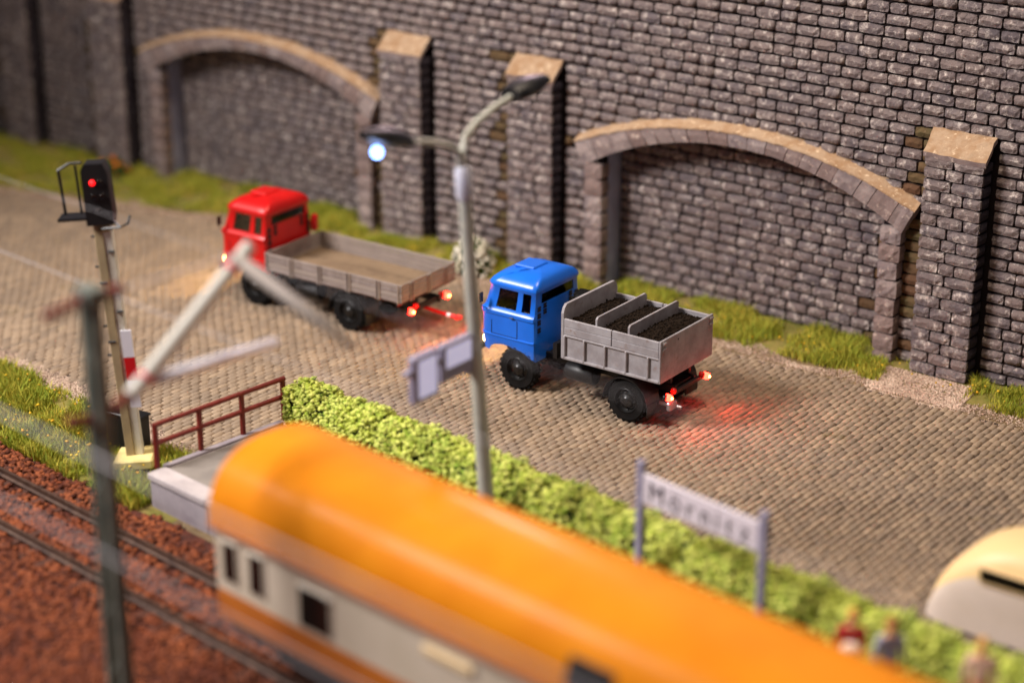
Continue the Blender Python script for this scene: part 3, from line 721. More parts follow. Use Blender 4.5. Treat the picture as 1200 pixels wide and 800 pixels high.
npk = 14; w = (2 * FW - .14) / npk
pk = MB().box((0, 0, 0), (FL - .1, w - .03, .035), 0, .006).mesh('floor_plank', 'floorwood')
for k in range(npk): link('floor_plank', pk, fl, (FL / 2, -FW + .07 + (k + .5) * w, FZ + .042))
def drop_side(name, L, place):
    root = None
    for k in range(4):
        z0 = FZ + .0 + k * .13; q = MB(); q.box(place(L / 2, 0, z0 + .065), place.dim(L, .045, .112), 0, .012)
        if k == 0: root = q.build(name, 'planks', r_)
        else: q.build('plank', 'planks', root)
    return root
class PL:
    def __init__(s, fn, dm): s.fn = fn; s.dim = dm
    def __call__(s, *a): return s.fn(*a)
for s in (-1, 1):
    pl_ = PL(lambda u, d, z, s=s: (u, s * (FW - .03 + d), z), lambda a, b_, c: (a, b_, c)); d = drop_side('side_board', FL, pl_)
    for x in (.10, .78, 1.78, 2.78, 3.78, 4.66):
        for dx in ((-.05, .05) if .5 < x < 4.5 else (0,)):
            q = MB(); q.box((x + dx, s * (FW + .005), FZ + .25), (.045, .05, .54), 0, .01); q.box((x + dx, s * (FW + .03), FZ + .03), (.05, .04, .08), 0, .01); q.build('stake', 'planks', d)
for x, nm in ((.03, 'tail_board'), (FL - .03, 'head_board')):
    pl_ = PL(lambda u, d_, z, x=x: (x + d_, u - (FW - .06), z), lambda a, b_, c: (b_, a, c)); d = drop_side(nm, 2 * FW - .12, pl_)
    if nm == 'tail_board':
        for y in (-.75, 0, .75):
            for dy in (-.05, .05):
                q = MB(); q.box((-.005, y + dy, FZ + .25), (.05, .045, .54), 0, .01); q.build('stake', 'planks', d)
tail_lights(r_, -.06, .78, .84)
b = MB(); b.tube([(.2, -.05, .68), (-.3, -.05, .64), (-.85, -.05, .62)], .055, 10); b.lathe([(.04, -.03), (.11, -.03), (.11, .03), (.04, .03)], (-.92, -.05, .62), 'z', 14); tb = b.build('tow_bar', 'red', r_, True, split=40)
b = MB(); b.tube([(-.56, -.05, .63), (-.68, -.05, .626)], .062, 10); b.build('light_spot_band', 'white', tb)  # white ring put in for a bright spot of light on the bar

# ------------------------------------------------------------------ station side
pf = thing('station_platform', 'raised grey station platform with pale concrete edge beside the track', 'platform', (-0.95, -8.6, 0), TA)
PLN, PWID, PZ = 24.0, 3.75, 0.55
b = MB(); b.box((PLN / 2, PWID / 2 + .1, (PZ - .5) / 2 - .01), (PLN - .1, PWID - .3, PZ + .48)); b.build('platform_core', 'concrete', pf)
MB().box((PLN / 2 + .06, PWID / 2 + .16, PZ - .0), (PLN - .2, PWID - .42, .05)).build('platform_surface', 'asphalt', pf)
for k in range(12):
    MB().box((k * 2 + 1, .12, PZ - .04), (1.985, .5, .14), 0, .015).build('edge_slab', 'concrete', pf)
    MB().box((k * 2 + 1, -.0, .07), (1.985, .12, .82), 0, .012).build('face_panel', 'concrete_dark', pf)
for k in range(2): MB().box((-.02, .32 + 1.7 * k + .9, PZ - .03), (.16, 1.69, .14), 0, .012).build('end_kerb', 'concrete_dark', pf)
b = MB(); b.box((.02, PWID / 2, .1), (.1, PWID - .1, .8)); b.build('end_wall', 'concrete', pf)
rl = thing('railing', 'reddish-brown two-bar railing across the end of the platform', 'railing', (*P2W(-.08, .2), PZ), TA)
RLN = 3.75
for k in range(4): MB().box((0, .02 + k * RLN / 3.06, .52), (.1, .1, 1.04), 0, .012).build('post', 'rail_brown', rl)
for z in (.60, 1.04): MB().tube([(0, -.03, z), (0, RLN, z)], .058, 8).build('rail', 'rail_brown', rl)

# hedge: dense foam leaves over a dark core
hx0, hx1, hy0, hy1, hz = .1, 21.5, PWID + .05, PWID + 1.0, 1.42
hd = thing('hedge', 'long clipped bright yellow-green hedge between platform and road', 'hedge', (*P2W(0, 0), 0), TA)
b = MB(); N = 44; sec = [(.12, -.05), (.06, .5), (.08, 1.1), (.25, hz - .12), (.5, hz - .06), (.72, hz - .13), (.88, 1.1), (.9, .5), (.84, -.05)]
for i in range(N + 1):
    x = hx0 + .06 + (hx1 - hx0 - .12) * i / N
    for y, z in sec: b.v.append((x, hy0 + y + random.uniform(-.03, .03), z + random.uniform(-.03, .03)))
ns = len(sec)
for i in range(N):
    for k in range(ns - 1): b.f.append((i * ns + k, (i + 1) * ns + k, (i + 1) * ns + k + 1, i * ns + k + 1)); b.m.append(0)
b.f.append(tuple(range(ns))); b.m.append(0); b.f.append(tuple(N * ns + k for k in range(ns))[::-1]); b.m.append(0)
b.build('hedge_core', 'hedge_core', hd)
nL = 34000; q = rng.random(nL); x = hx0 + (hx1 - hx0) * rng.random(nL)
# position along the section outline
secp = np.array([(0.0, 0.0), (-.04, .5), (.0, 1.05), (.14, hz - .06), (.48, hz + .03), (.8, hz - .05), (.96, 1.05), (.98, .5), (.95, 0.0)])
sl = np.r_[0, np.cumsum(np.linalg.norm(np.diff(secp, axis=0), axis=1))]; s_ = q * sl[-1]
yy = np.interp(s_, sl, secp[:, 0]); zz = np.interp(s_, sl, secp[:, 1])
wob = .045 * np.sin(x * 3.1) + .04 * np.sin(x * 7.3 + 1) + .03 * np.sin(x * 13.7 + zz * 5)
P = np.stack([x, hy0 + yy + rng.normal(size=nL) * .035 + wob * np.where(yy < .5, -.5, .5), zz + rng.normal(size=nL) * .03 + wob * (zz > 1)], 1)
e = rng.random(1400); P = np.concatenate([P, np.stack([hx0 + rng.normal(size=1400) * .04, hy0 + .95 * e, hz * rng.random(1400)], 1)])
CV, CFc = crumbs(P, .03 + .055 * rng.random(len(P)) ** 1.7, .7, 5)
link('hedge_foliage', np_mesh('hedge_foliage', CV, CFc, 'hedge'), hd, kind='stuff')

# street lamp (leans a little), built upright in its own frame and tilted as a whole
lx, ly = 6.47, -6.0
lamp = thing('street_lamp', 'tall pale grey twin-arm street lamp with one lit head rising from the platform', 'street lamp', (lx, ly, PZ + .02), 0)
lamp.rotation_euler = (0, R(-4.5), 0)
b = MB(); b.tube([(0, 0, 0), (0, 0, 2.5), (0, 0, 7.3)], [.17, .155, .13], 14); b.build('pole', 'polegrey', lamp, True, split=50)
b = MB(); b.tube([(0, 0, 6.95), (0, 0, 7.05), (0, 0, 7.55), (0, 0, 7.65)], [.14, .17, .17, .10], 14); b.build('collar', 'poleblue', lamp, True, split=50)
b = MB(); b.tube([(0, 0, 7.6), (0, .02, 7.92), (.03, .14, 8.2), (.06, .45, 8.42), (.1, 1.0, 8.62), (.12, 1.6, 8.74)], [.10, .095, .085, .08, .075, .07], 12); b.build('arm', 'polegrey', lamp, True, split=50)
b = MB(); b.tube([(0, -.02, 7.6), (0, -.07, 7.86), (-.02, -.26, 8.08), (-.04, -.65, 8.24), (-.06, -1.1, 8.36), (-.08, -1.6, 8.46)], [.09, .085, .075, .07, .065, .06], 12); b.build('arm', 'polegrey', lamp, True, split=50)
def lamp_head(y0, z0, s, dz, nm):
    b = MB(); n = 9; L = 1.15; V = []
    for i in range(n):
        t = i / (n - 1); w = .18 + .16 * math.sin(math.pi * min(1, .18 + t * .85)); h = .13 + .13 * math.sin(math.pi * min(1, .2 + t * .8)); yy = y0 + s * L * t; zz = z0 + dz * t
        for k in range(10): a = 2 * math.pi * k / 10; V.append((s * .1 + w * math.cos(a), yy, zz + h * (math.sin(a) if math.sin(a) > 0 else .55 * math.sin(a))))
    F = [(i * 10 + k, i * 10 + (k + 1) % 10, (i + 1) * 10 + (k + 1) % 10, (i + 1) * 10 + k) for i in range(n - 1) for k in range(10)] + [tuple(range(10)), tuple((n - 1) * 10 + k for k in range(10))[::-1]]
    b.add(V, F); return b.build('lamp_head', 'black', lamp, True, split=60)
h1 = lamp_head(1.5, 8.72, 1, .12, 'a'); h2 = lamp_head(-1.5, 8.42, -1, .36, 'b')
MB().sphere((.1, 2.45, 8.74), .1, 10, sc=(1.2, 1.6, .6)).build('lens', 'lilac', h1, True)
MB().sphere((-.1, -2.32, 8.42), .105, 14).build('lens', 'led', h2, True)
point_light(lamp, (-.1, -2.32, 8.2), (.5, .62, 1.0), 30, .15)
# destination boards hung from the lamp pole
bd = thing('destination_board', 'two pale blue-white panels in a grey frame on the lamp pole', 'sign', (lx - .33, ly, 4.5), 0)
MB().box((0, -1.15, 0.0), (.14, 2.05, .1), 0, .02).build('bracket', 'lilac', bd)
MB().box((0, -.62, -.12), (.16, .98, .8), 0, .03).build('frame', 'lilac', bd)
MB().box((.0, -1.6, -.2), (.18, .76, .98), 0, .03).build('frame', 'lilac', bd)
MB().box((.085, -.60, -.02), (.03, .78, .42), 0, .01).build('panel', 'panel_glow', bd)
MB().box((.095, -1.58, -.2), (.03, .54, .78), 0, .01).build('panel', 'panel_glow', bd)
MB().box((.0, -.16, -.35), (.1, .2, .5), 0, .02).build('clamp', 'lilac', bd)

# station name sign
sg = thing('station_sign', 'station name board on two grey posts in front of the hedge', 'sign', (10.46, -6.25, PZ + .02), math.atan2(-.452, 3.03))
for x in (0, 3.06): 
    q = MB(); q.box((x, 0, 1.32), (.17, .14, 2.64), 0, .02); q.build('post', 'lilac', sg)
MB().box((1.53, -.02, 2.1), (2.87, .07, .62), 0, .015).build('board', 'signwhite', sg)
cu = bpy.data.curves.new('lettering', 'FONT'); cu.body = 'M\u00f6rnitz'; cu.size = .56; cu.align_x = 'CENTER'; cu.align_y = 'CENTER'; cu.extrude = .006; cu.space_character = 1.22; cu.offset = -.002
to = bpy.data.objects.new('lettering_source', cu); COL.objects.link(to); px_ = .28
for ch in 'M\u00f6rnitz':
    cu.body = ch; cu.align_x = 'LEFT'; cu.align_y = 'BOTTOM_BASELINE'; bpy.context.view_layer.update(); dg = bpy.context.evaluated_depsgraph_get()
    tm = bpy.data.meshes.new_from_object(to.evaluated_get(dg)); tm.materials.clear(); tm.materials.append(MT['ink'])
    xs__ = [v.co.x for v in tm.vertices]; link('letter', tm, sg, (px_ - min(xs__), -.063, 1.91), (R(90), 0, 0)); px_ += max(xs__) - min(xs__) + .17
bpy.data.objects.remove(to)

# light signal
sl_ = thing('railway_signal', 'black railway colour-light signal showing red on a tall cream mast', 'signal', (-2.58, -7.6, -.02), R(-20))
sl_.rotation_euler = (R(-1.0), R(-3.9), R(38))
b = MB(); b.box((0, 0, .1), (.9, .9, .24), 0, .04); b.build('base', 'yellowbase', sl_)
MB().box((-.10, 0, 2.95), (.19, .26, 5.6), 0, .01).build('mast_rear_flange', 'mastbeige', sl_)
MB().box((.09, 0, 2.95), (.19, .2, 5.6), 0, .01).build('mast_front_flange', 'mastwhite', sl_)
for k, z in enumerate((2.3, 3.0, 3.7, 4.4, 5.1)):
    MB().tube([(-.22 if k % 2 else .06, -.12, z), (-.06 if k % 2 else .2, -.12, z)], .03, 6).build('step', 'black', sl_)
    MB().tube([(-.3, -.02, z + .35), (-.15, -.02, z + .35)], .03, 6).build('step', 'black', sl_)
b = MB(); b.box((.2, -.17, 1.75), (.24, .04, .66)); p_ = b.build('mast_plate', 'white', sl_)
MB().box((.2, -.17, 2.35), (.24, .04, .54)).build('plate_field', 'redp', p_); MB().box((.2, -.17, 2.95), (.24, .04, .64)).build('plate_field', 'white', p_)
b = MB(); V = [(-.30, 5.75), (.28, 5.75), (.31, 5.95), (.30, 6.95), (.22, 7.14), (-.19, 7.14), (-.28, 7.0)]
b.prism([(x, -.24, z) for x, z in V], (0, .42, 0)); hd_ = b.build('signal_head', 'black', sl_)
MB().box((0, 0, 5.66), (.3, .26, .22), 0, .03).build('head_bracket', 'mastbeige', sl_)
MB().lathe([(.001, -.035), (.05, -.03), (.06, 0), (.06, .02)], (-.05, -.25, 6.72), 'y', 14).build('red_lamp', 'sig_red', hd_, True)
for lx_, lz_ in ((.12, 6.72), (-.05, 6.4), (.12, 6.4), (.02, 6.1)): MB().lathe([(.001, -.005), (.06, -.01), (.075, -.03), (.075, .02)], (lx_, -.25, lz_), 'y', 12).build('lamp', 'darkglass', hd_, True)
b = MB(); b.tube([(-.3, .1, 7.1), (-.62, .3, 7.05), (-.9, .3, 6.9)], .03, 6); b.tube([(-.88, .3, 6.9), (-.86, .3, 5.9)], .035, 6); b.tube([(-.5, .3, 7.0), (-.5, .3, 5.9)], .03, 6); b.box((-.6, .2, 5.86), (.75, .5, .06)); b.build('maintenance_cage', 'black', sl_)
b = MB(); b.tube([(.2, -.1, 5.85), (.45, -.3, 5.7), (.6, -.2, 5.75), (.64, -.1, 5.9)], .03, 6); b.tube([(.0, -.2, 5.66), (.45, -.3, 5.7)], .03, 6); b.build('cable_arm', 'black', sl_)
eb = thing('equipment_cabinet', 'low black equipment box standing behind the signal mast', 'cabinet', (-3.2, -7.25, -.08), R(10))
MB().box((0, 0, .5), (.95, .4, .95), 0, .03).build('housing', 'black', eb); MB().box((0, 0, 1.0), (1.02, .46, .06), 0, .02).build('lid', 'black', eb)

# railway track
tk = thing('railway_track', 'railway track of brown steel rails on sleepers in red-brown ballast', 'track', (0, -10.99, 0), TA)
for s in (-1, 1):
    b = MB(); pr_ = [(-.075, -.17), (.075, -.17), (.075, -.145), (.02, -.12), (.02, -.045), (.038, -.03), (.038, 0), (-.038, 0), (-.038, -.03), (-.02, -.045), (-.02, -.12), (-.075, -.145)]
    b.prism([(-14, s * .755 + y, z + .02) for y, z in pr_], (42, 0, 0)); b.build('rail', 'steel', tk)
me = MB().box((0, 0, 0), (.24, 2.5, .14), 0, .02).mesh('sleeper', 'sleeper')
for k in range(46): link('sleeper', me, tk, (-13.5 + k * .65, 0, -.235))
# ballast bed + loose stones
b = MB(); b.add([(-15, -19, -.245), (28, -19, -.245), (28, 2.0, -.245), (-15, 2.0, -.245)], [(0, 1, 2, 3)])
n = 30000; X = -13 + 27 * rng.random(n); Y = -18 + 10 * rng.random(n)
k = np.array([y < y_ball(x_) + .25 * math.sin(2.3 * x_) * math.sin(5.1 * x_) for x_, y in zip(X, Y)]); 
dt = np.abs((Y - (-10.99 + X * math.tan(TA)))); k &= ~((np.abs(dt - .755) < .13))
# not under the coach or the platform
k &= ~((X > -1.0) & (Y > -8.65 + (X + .95) * math.tan(TA) - .12)); k &= ~((X > 7.5) & (dt < 1.0))
X, Y = X[k], Y[k]; dt = dt[k]
Z = np.where(dt < 1.4, -.2, -.235) + .03 * rng.random(len(X))
CV, CFc = crumbs(np.stack([X, Y, Z], 1), .055 + .05 * rng.random(len(X)), .8, 9)
link('ballast', np_mesh('ballast', CV, CFc, 'ballast'), kind='stuff', label='loose red-brown ballast stones around the railway track', cat='ballast')
V = []; 
b = MB()
for x0, x1 in zip(range(-15, 28), range(-14, 29)):
    b.add([(x0, -28, -.225), (x1, -28, -.225), (x1, y_ball(x1) if x1 < 0 else -9.0 + x1 * math.tan(TA), -.225), (x0, y_ball(x0) if x0 < 0 else -9.0 + x0 * math.tan(TA), -.225)], [(0, 1, 2, 3)])
b.build('ballast_bed', 'ballast_bed', kind='structure', label='red-brown bed of fine ballast under the rails', cat='track bed')

# railway coach
CO_ = Vector((5.86, -10.99 + 5.86 * math.tan(TA), 0))
co = thing('railway_coach', 'railway coach with glossy orange roof and cream side beside the platform', 'coach', tuple(CO_), TA)
CL, HWc = 17.0, 1.46
b = MB(); prof = [(-HWc, 1.22), (-HWc, 1.78)]
def extrude(prof, x0, x1, mt, name, closed=False, parent=co, smooth=False, cap=True):
    b = MB(); n = len(prof); V = [(x0, y, z) for y, z in prof] + [(x1, y, z) for y, z in prof]
    F = [(i, n + i, n + (i + 1) % n, (i + 1) % n) for i in range(n if closed else n - 1)]
    if cap: F += [tuple(range(n)), tuple(range(n, 2 * n))[::-1]]
    b.add(V, [f[::-1] for f in F]); return b.build(name, mt, parent, smooth, split=30)
extrude([(-HWc, 1.20), (-HWc, 1.78), (HWc, 1.78), (HWc, 1.20)], .02, CL, 'orangeband', 'lower_body', True)
extrude([(-HWc + .01, 1.78), (-HWc + .01, 3.12), (HWc - .01, 3.12), (HWc - .01, 1.78)], .0, CL, 'cream', 'upper_body', True)
rp = []
for k in range(25):
    a = math.pi * k / 24; c, s = math.cos(a), math.sin(a)
    rp.append((-1.53 * (abs(c) ** .8) * (1 if c > 0 else -1), 3.06 + 1.36 * (s ** .85)))
roof = extrude(rp, -.06, CL, 'orange', 'roof', True, smooth=True)
extrude([(-1.55, 3.02), (-1.55, 3.09), (-1.45, 3.09), (-1.45, 3.02)], -.07, CL, 'orangeband', 'gutter', True)
def win(x0, x1, z0, z1):
    f = MB().box(((x0 + x1) / 2, -HWc + .005, (z0 + z1) / 2), (x1 - x0 + .1, .05, z1 - z0 + .1), 0, .02).build('window_frame', 'cream', co)
    MB().box(((x0 + x1) / 2, -HWc - .012, (z0 + z1) / 2), (x1 - x0, .04, z1 - z0), 0, .015).build('pane', 'darkglass', f)
for x0, x1, z0, z1 in ((.24, .60, 2.04, 2.80), (.97, 1.34, 2.04, 2.80), (2.32, 3.12, 1.9, 2.66), (9.2, 9.9, 1.95, 2.6), (11.6, 12.3, 1.95, 2.6)): win(x0, x1, z0, z1)
MB().box((6.0, -HWc - .02, 2.66), (1.15, .06, .16), 0, .02).build('destination_plate', 'caravan_roof', co)
q = MB(); q.box((9.05, -1.44, 3.5), (.95, .16, .52), 0, .04, Matrix.Rotation(R(-18), 3, 'X')); q.build('roof_vent', 'black', co)
b = MB(); b.box((CL / 2, 0, 1.02), (CL - .2, 2.5, .38), 0, .03); b.build('underframe', 'black', co)
for xb in (2.6, CL - 2.6):
    bg_ = MB(); 
    for s in (-1, 1): bg_.box((xb, s * .98, .62), (2.9, .12, .3), 0, .03)
    bg_.box((xb, 0, .62), (.5, 2.0, .25)); bo = bg_.build('bogie', 'black', co)
    for dx in (-.95, .95):
        for s in (-1, 1): MB().lathe([(.08, -.16), (.1, -.1), (.38, -.06), (.47, -.06), (.47, .06), (.5, .07), (.5, .1), (.08, .1)], (xb + dx, s * .72, .48), 'y', 22).build('wheel', 'steel', bo, True, split=40)
for s in (-1, 1):
    MB().lathe([(.06, -.5), (.06, -.1), (.2, -.06), (.22, 0)][::-1], (-.02, s * .87, 1.02), 'x', 14).build('buffer', 'black', co)

# caravan on the road
cv = thing('caravan', 'egg-shaped cream caravan with a slim dark side window parked past the hedge', 'caravan', (17.2, -2.3, 0), R(0))
b = MB(); n = 26; sect = 17; LC = 4.2; V = []
for i in range(n + 1):
    t = -1 + 2 * i / n; t = math.sin(t * math.pi / 2) if False else t
    hgt = .38 + 1.64 * max(0, 1 - abs(t) ** 2.3) ** .62; wd = .78 + .22 * max(0, 1 - abs(t) ** 4) ** .5
    for k in range(sect):
        a = math.pi * k / (sect - 1); c, s = math.cos(a), math.sin(a)
        y = -wd * (abs(c) ** .42) * (1 if c > 0 else -1); z = .10 + (hgt - .10) * (s ** .62)
        V.append((t * LC / 2, y, z))
F = []; Mi = []
for i in range(n):
    for k in range(sect - 1): F.append((i * sect + k, i * sect + k + 1, (i + 1) * sect + k + 1, (i + 1) * sect + k)); Mi.append(0 if 3 <= k <= sect - 5 else 1)
F.append(tuple(i * sect for i in range(n + 1)) + tuple(i * sect + sect - 1 for i in range(n, -1, -1))); Mi.append(1)
b.v = V; b.f = F; b.m = Mi; b.build('body', ['caravan_roof', 'caravan_side'], cv, True, split=45)
q = MB(); q.box((-.25, -1.0, 1.42), (1.5, .06, .36), 0, .03); wf = q.build('window_frame', 'caravan_roof', cv); q = MB(); q.box((-.25, -1.025, 1.43), (1.38, .05, .25), 0, .02); q.build('pane', 'darkglass', wf)
for s in (-1, 1): wheel(cv, .1, s * .92, s, False, .3, .18)
MB().tube([(2.0, 0, .42), (2.9, 0, .4)], .05, 8).build('drawbar', 'black', cv); MB().tube([(2.7, 0, .4), (2.7, 0, 0)], .04, 8).build('jockey_leg', 'black', cv)

# catenary mast with cantilever and overhead wires
mx, my = 5.4, -15.14
cm = thing('catenary_mast', 'grey-green lattice catenary mast with pale cantilever arm in front of the track', 'mast', (mx, my, -.22), TA)
HM = 8.2
for s in (-1, 1):
    MB().box((s * .17, 0, HM / 2), (.115, .24, HM), 0, .01, Matrix.Rotation(-s * .012, 3, 'Y')).build('leg', 'lattice', cm)
for k in range(13):
    z = .35 + k * .6; w = .36 - .01 * k
    MB().tube([(-w / 2, -.1 if k % 2 else .1, z), (w / 2, -.1 if k % 2 else .1, z + .5)] if k % 2 else [(w / 2, .1, z), (-w / 2, .1, z + .5)], .035, 6).build('lattice_bar', 'lattice', cm)
MB().box((0, 0, HM), (.46, .36, .3), 0, .02).build('mast_cap', 'lattice', cm)
def insul(parent, a, c):
    b = MB(); a = Vector(a); c = Vector(c); n = 9; pts = [a + (c - a) * i / (n - 1) for i in range(n)]
    b.tube(pts, [.05 if i % 2 else .12 for i in range(n)], 12); return b.build('insulator', 'insul', parent, True)
insul(cm, (0, .2, HM - .05), (0, .62, HM - .05)); insul(cm, (0, -.2, HM - .05), (0, -.85, HM - .15)); insul(cm, (0, .18, 6.05), (0, .66, 6.2)); insul(cm, (0, -.18, 6.0), (0, -.6, 6.1))
tip = (-.1, 3.22, 7.99); low_ = (0, .66, 6.2)
ct = MB().tube([low_, tip], .14, 10).build('cantilever_tube', 'tube', cm, True, split=50)
d = (Vector(tip) - Vector(low_)).normalized()
for f_ in (.13, .93): p = Vector(low_) + (Vector(tip) - Vector(low_)) * f_; MB().tube([p - d * .04, p + d * .04], .155, 12).build('clamp_ring', 'pinkring', ct)
MB().tube([Vector(tip) - d * .05, Vector(tip) + d * .35], .13, 10).build('clamp', 'tube', ct)
MB().tube([Vector(tip), Vector(tip) + Vector((1.5, .0, -.42)), Vector(tip) + Vector((3.0, 0, -.86))], [.13, .12, .05], 8).build('stitch_tube', 'lilac_wire', cm, True)
MB().tube([(0, .62, HM - .05), (-.1, 3.2, 8.1)], .022, 6).build('top_tie', 'wire', cm)
MB().tube([(0, 1.0, 6.35), (-.05, 3.95, 6.24)], .10, 8).build('registration_arm', 'white', cm, True)
MB().tube([(-.02, 1.85, 6.98), (-.03, 1.75, 6.32)], .02, 6).build('dropper_link', 'wire', cm)
def wire(label, y, z, r, x0=-9.0, x1=16.0, sag=.0):
    c = Vector((mx, my, -.22)); o = thing('overhead_wire', label, 'wire', tuple(c + Vector((0, 0, 0))), TA)
    b = MB(); b.tube([(x0 + (x1 - x0) * i / 12, y, z - sag * 4 * (i / 12) * (1 - i / 12)) for i in range(13)], r, 6); b.build('wire_strand', 'wire', o)
wire('thin messenger wire clamped to the upper end of the cantilever', 3.22, 7.99, .004)
wire('thin contact wire hanging below the cantilever over the track', 3.5, 6.2, .007)
wire('thin messenger wire passing on the open side of the lattice mast, high up', -3.2, 7.75, .022)
wire('thin contact wire passing on the open side of the lattice mast, lower one', -3.2, 6.25, .014)

# ------------------------------------------------------------------ people on the platform
def skin_mesh(name, J, E, mat, parent, sub=1):
    me = bpy.data.meshes.new(name); me.from_pydata([j[0] for j in J], E, []); o = link(name, me, parent)
    sk = o.modifiers.new('skin', 'SKIN'); sv = me.skin_vertices[0].data if me.skin_vertices else None
    if sv is None: return o
    for i, j in enumerate(J): sv[i].radius = j[1] if isinstance(j[1], tuple) else (j[1], j[1])
    sv[0].use_root = True
    o.modifiers.new('sub', 'SUBSURF').levels = sub; o.modifiers['sub'].render_levels = sub
    me.materials.append(MT[mat]); return o
def person(label, loc, rz, top, bottom, hair, hold=False, lift=0.0):
    t = thing('person', label, 'person', loc, rz, 'people waiting on the platform')
    # faces -y; x to its left
    J = [((0, 0, .95), (.15, .10)), ((0, .01, 1.15), (.13, .095)), ((0, .01, 1.35), (.165, .10)), ((0, .0, 1.47), (.07, .065)), ((0, -.005, 1.54), (.055, .055))]
    E = [(0, 1), (1, 2), (2, 3), (3, 4)]
    hands = []
    for s in (-1, 1):
        k = len(J); J += [((s * .19, .0, 1.40), .06), ((s * .24, -.01, 1.15), .046), ((s * (.16 if hold else .25), -.2 if hold else -.05, 1.08 if hold else .93), .034), ((s * (.10 if hold else .25), -.26 if hold else -.08, 1.10 if hold else .85), (.022, .04))]
        E += [(2, k), (k, k + 1), (k + 1, k + 2), (k + 2, k + 3)]
        h = k + 3; hp = Vector(J[h][0])
        for fi in range(5):
            dirv = Vector((s * .012 * (fi - 2), -.03 if fi else -.05, -.055 if fi else -.02)); 
            if hold: dirv = Vector((-s * .05, -.03, .02 * (fi - 2)))
            J.append((tuple(hp + dirv * (1.0 if fi in (2, 3) else .85)), .009)); E.append((h, len(J) - 1))
        k = len(J); J += [((s * .09, .0, .85), .095), ((s * .1, -.01, .48), .06), ((s * .1, .02, .10), .042), ((s * .11, -.12, .04), (.045, .03))]
        E += [(0, k), (k, k + 1), (k + 1, k + 2), (k + 2, k + 3)]
    body = skin_mesh('body', J, E, 'skin', t, 2)
    b = MB(); b.sphere((0, -.01, 1.64), .105, 14, 0, (.86, 1.0, 1.2)); b.sphere((0, -.115, 1.63), .022, 8, 0, (.8, 1, 1.3))
    for s in (-1, 1): b.sphere((s * .092, .0, 1.64), .025, 8, 0, (.5, 1, 1.3))
    b.build('head', 'skin', body, True)
    b = MB()
    for s in (-1, 1): b.sphere((s * .035, -.1, 1.66), .011, 6)
    b.box((0, -.108, 1.585), (.04, .01, .008)); b.build('eyes_and_mouth', 'shoe', body)
    b = MB(); b.sphere((0, .02, 1.68), .118, 14, 0, (.9, .98, 1.05)); b.sphere((0, .07, 1.60), .085, 10, 0, (1, .7, 1.2)); b.build('hair', hair, t, True)
    # clothing shells
    Jt = [((0, 0, .93), (.175, .125)), ((0, .01, 1.15), (.15, .115)), ((0, .01, 1.35), (.185, .12)), ((0, .0, 1.45), (.085, .08))]; Et = [(0, 1), (1, 2), (2, 3)]
    for s in (-1, 1):
        k = len(Jt); Jt += [((s * .19, .0, 1.40), .075), ((s * .24, -.01, 1.15), .06), ((s * (.17 if hold else .25), -.17 if hold else -.045, 1.085 if hold else .96), .048)]; Et += [(2, k), (k, k + 1), (k + 1, k + 2)]
    skin_mesh('jacket', Jt, Et, top, t, 2)
    Jb = [((0, 0, .95), (.165, .115))]; Eb = []
    for s in (-1, 1):
        k = len(Jb); Jb += [((s * .09, .0, .84), .112), ((s * .1, -.01, .48), .075), ((s * .1, .02, .12), .062)]; Eb += [(0, k), (k, k + 1), (k + 1, k + 2)]
    skin_mesh('trousers', Jb, Eb, bottom, t, 2)
    b = MB()
    for s in (-1, 1): b.box((s * .105, -.05, .045), (.1, .27, .09), 0, .035)
    b.build('shoes', 'shoe', t, True)
    return t
pz = PZ + .03
p1 = person('person in a red jacket holding a white bundle on the platform', (15.83, -7.55, pz), R(25), 'jred', 'tdark', 'hblond', True)
b = MB(); b.sphere((0, -.30, 1.14), .17, 12, 0, (1.1, .75, 1.0)); b.build('bundle', 'jwhite', p1, True)
p2 = person('person in a grey-white top with bare arms on the platform', (16.5, -7.42, pz), R(40), 'jgrey', 'tdark', 'hbrown')
p3 = person('person in pale pink clothes with light hair on the platform', (18.05, -7.1, pz), R(20), 'pinkc', 'pinkc', 'hblond')

# ------------------------------------------------------------------ verges: grass, gravel, flowers
def scatter(n, x0, x1, fy0, fy1, seed):
    g_ = np.random.default_rng(seed); X = x0 + (x1 - x0) * g_.random(n); A = np.array([fy0(x) for x in X]); B_ = np.array([fy1(x) for x in X]); Y = A + (B_ - A) * g_.random(n); return X, Y, g_
def wall_face(x):
    for p in PIL:
        if p - .05 < x < p + PWD + .05: return YP - .05
    for a in ARCH:
        if abs(x - a) < HWI - .05: return YR - .05
        if abs(x - a) < HWO + .02: return YA - .04
    return YW - .05
def tufty(X, Y, s=1.0): return (np.sin(X * 2.1 * s + 1.3 * np.sin(Y * 3.0)) + np.sin(X * 5.3 * s + 2.1) * .6 + np.sin(Y * 4.1 + X * 1.1) * .5)
X, Y, g_ = scatter(70000, -30, 14.5, lambda x: y_far(x) + .35, wall_face, 21)
T = tufty(X, Y); k = (T + g_.normal(size=len(X)) * .45 > -.45) & ~((X > 8.55) & (X < 10.75) & (Y < 8.1))
k &= g_.random(len(X)) < np.where(X < -10, .75, 1.0)
X, Y, T = X[k], Y[k], T[k]; Z = np.array([ground_z(a, c) for a, c in zip(X, Y)])
hgt = (.11 + .17 * g_.random(len(X))) * (1 + .35 * np.clip(T, -1, 1.5))
BV, BF = blades(np.stack([X, Y, Z], 1), hgt, 1.0, .022, 3)
link('grass_strip', np_mesh('grass_strip', BV, BF, 'grass'), kind='stuff', label='yellow-green grass strip growing along the foot of the stone wall', cat='grass')
X, Y, g_ = scatter(36000, -16, -.4, lambda x: y_ball(x) - .1, lambda x: y_near(x) - .45, 22)
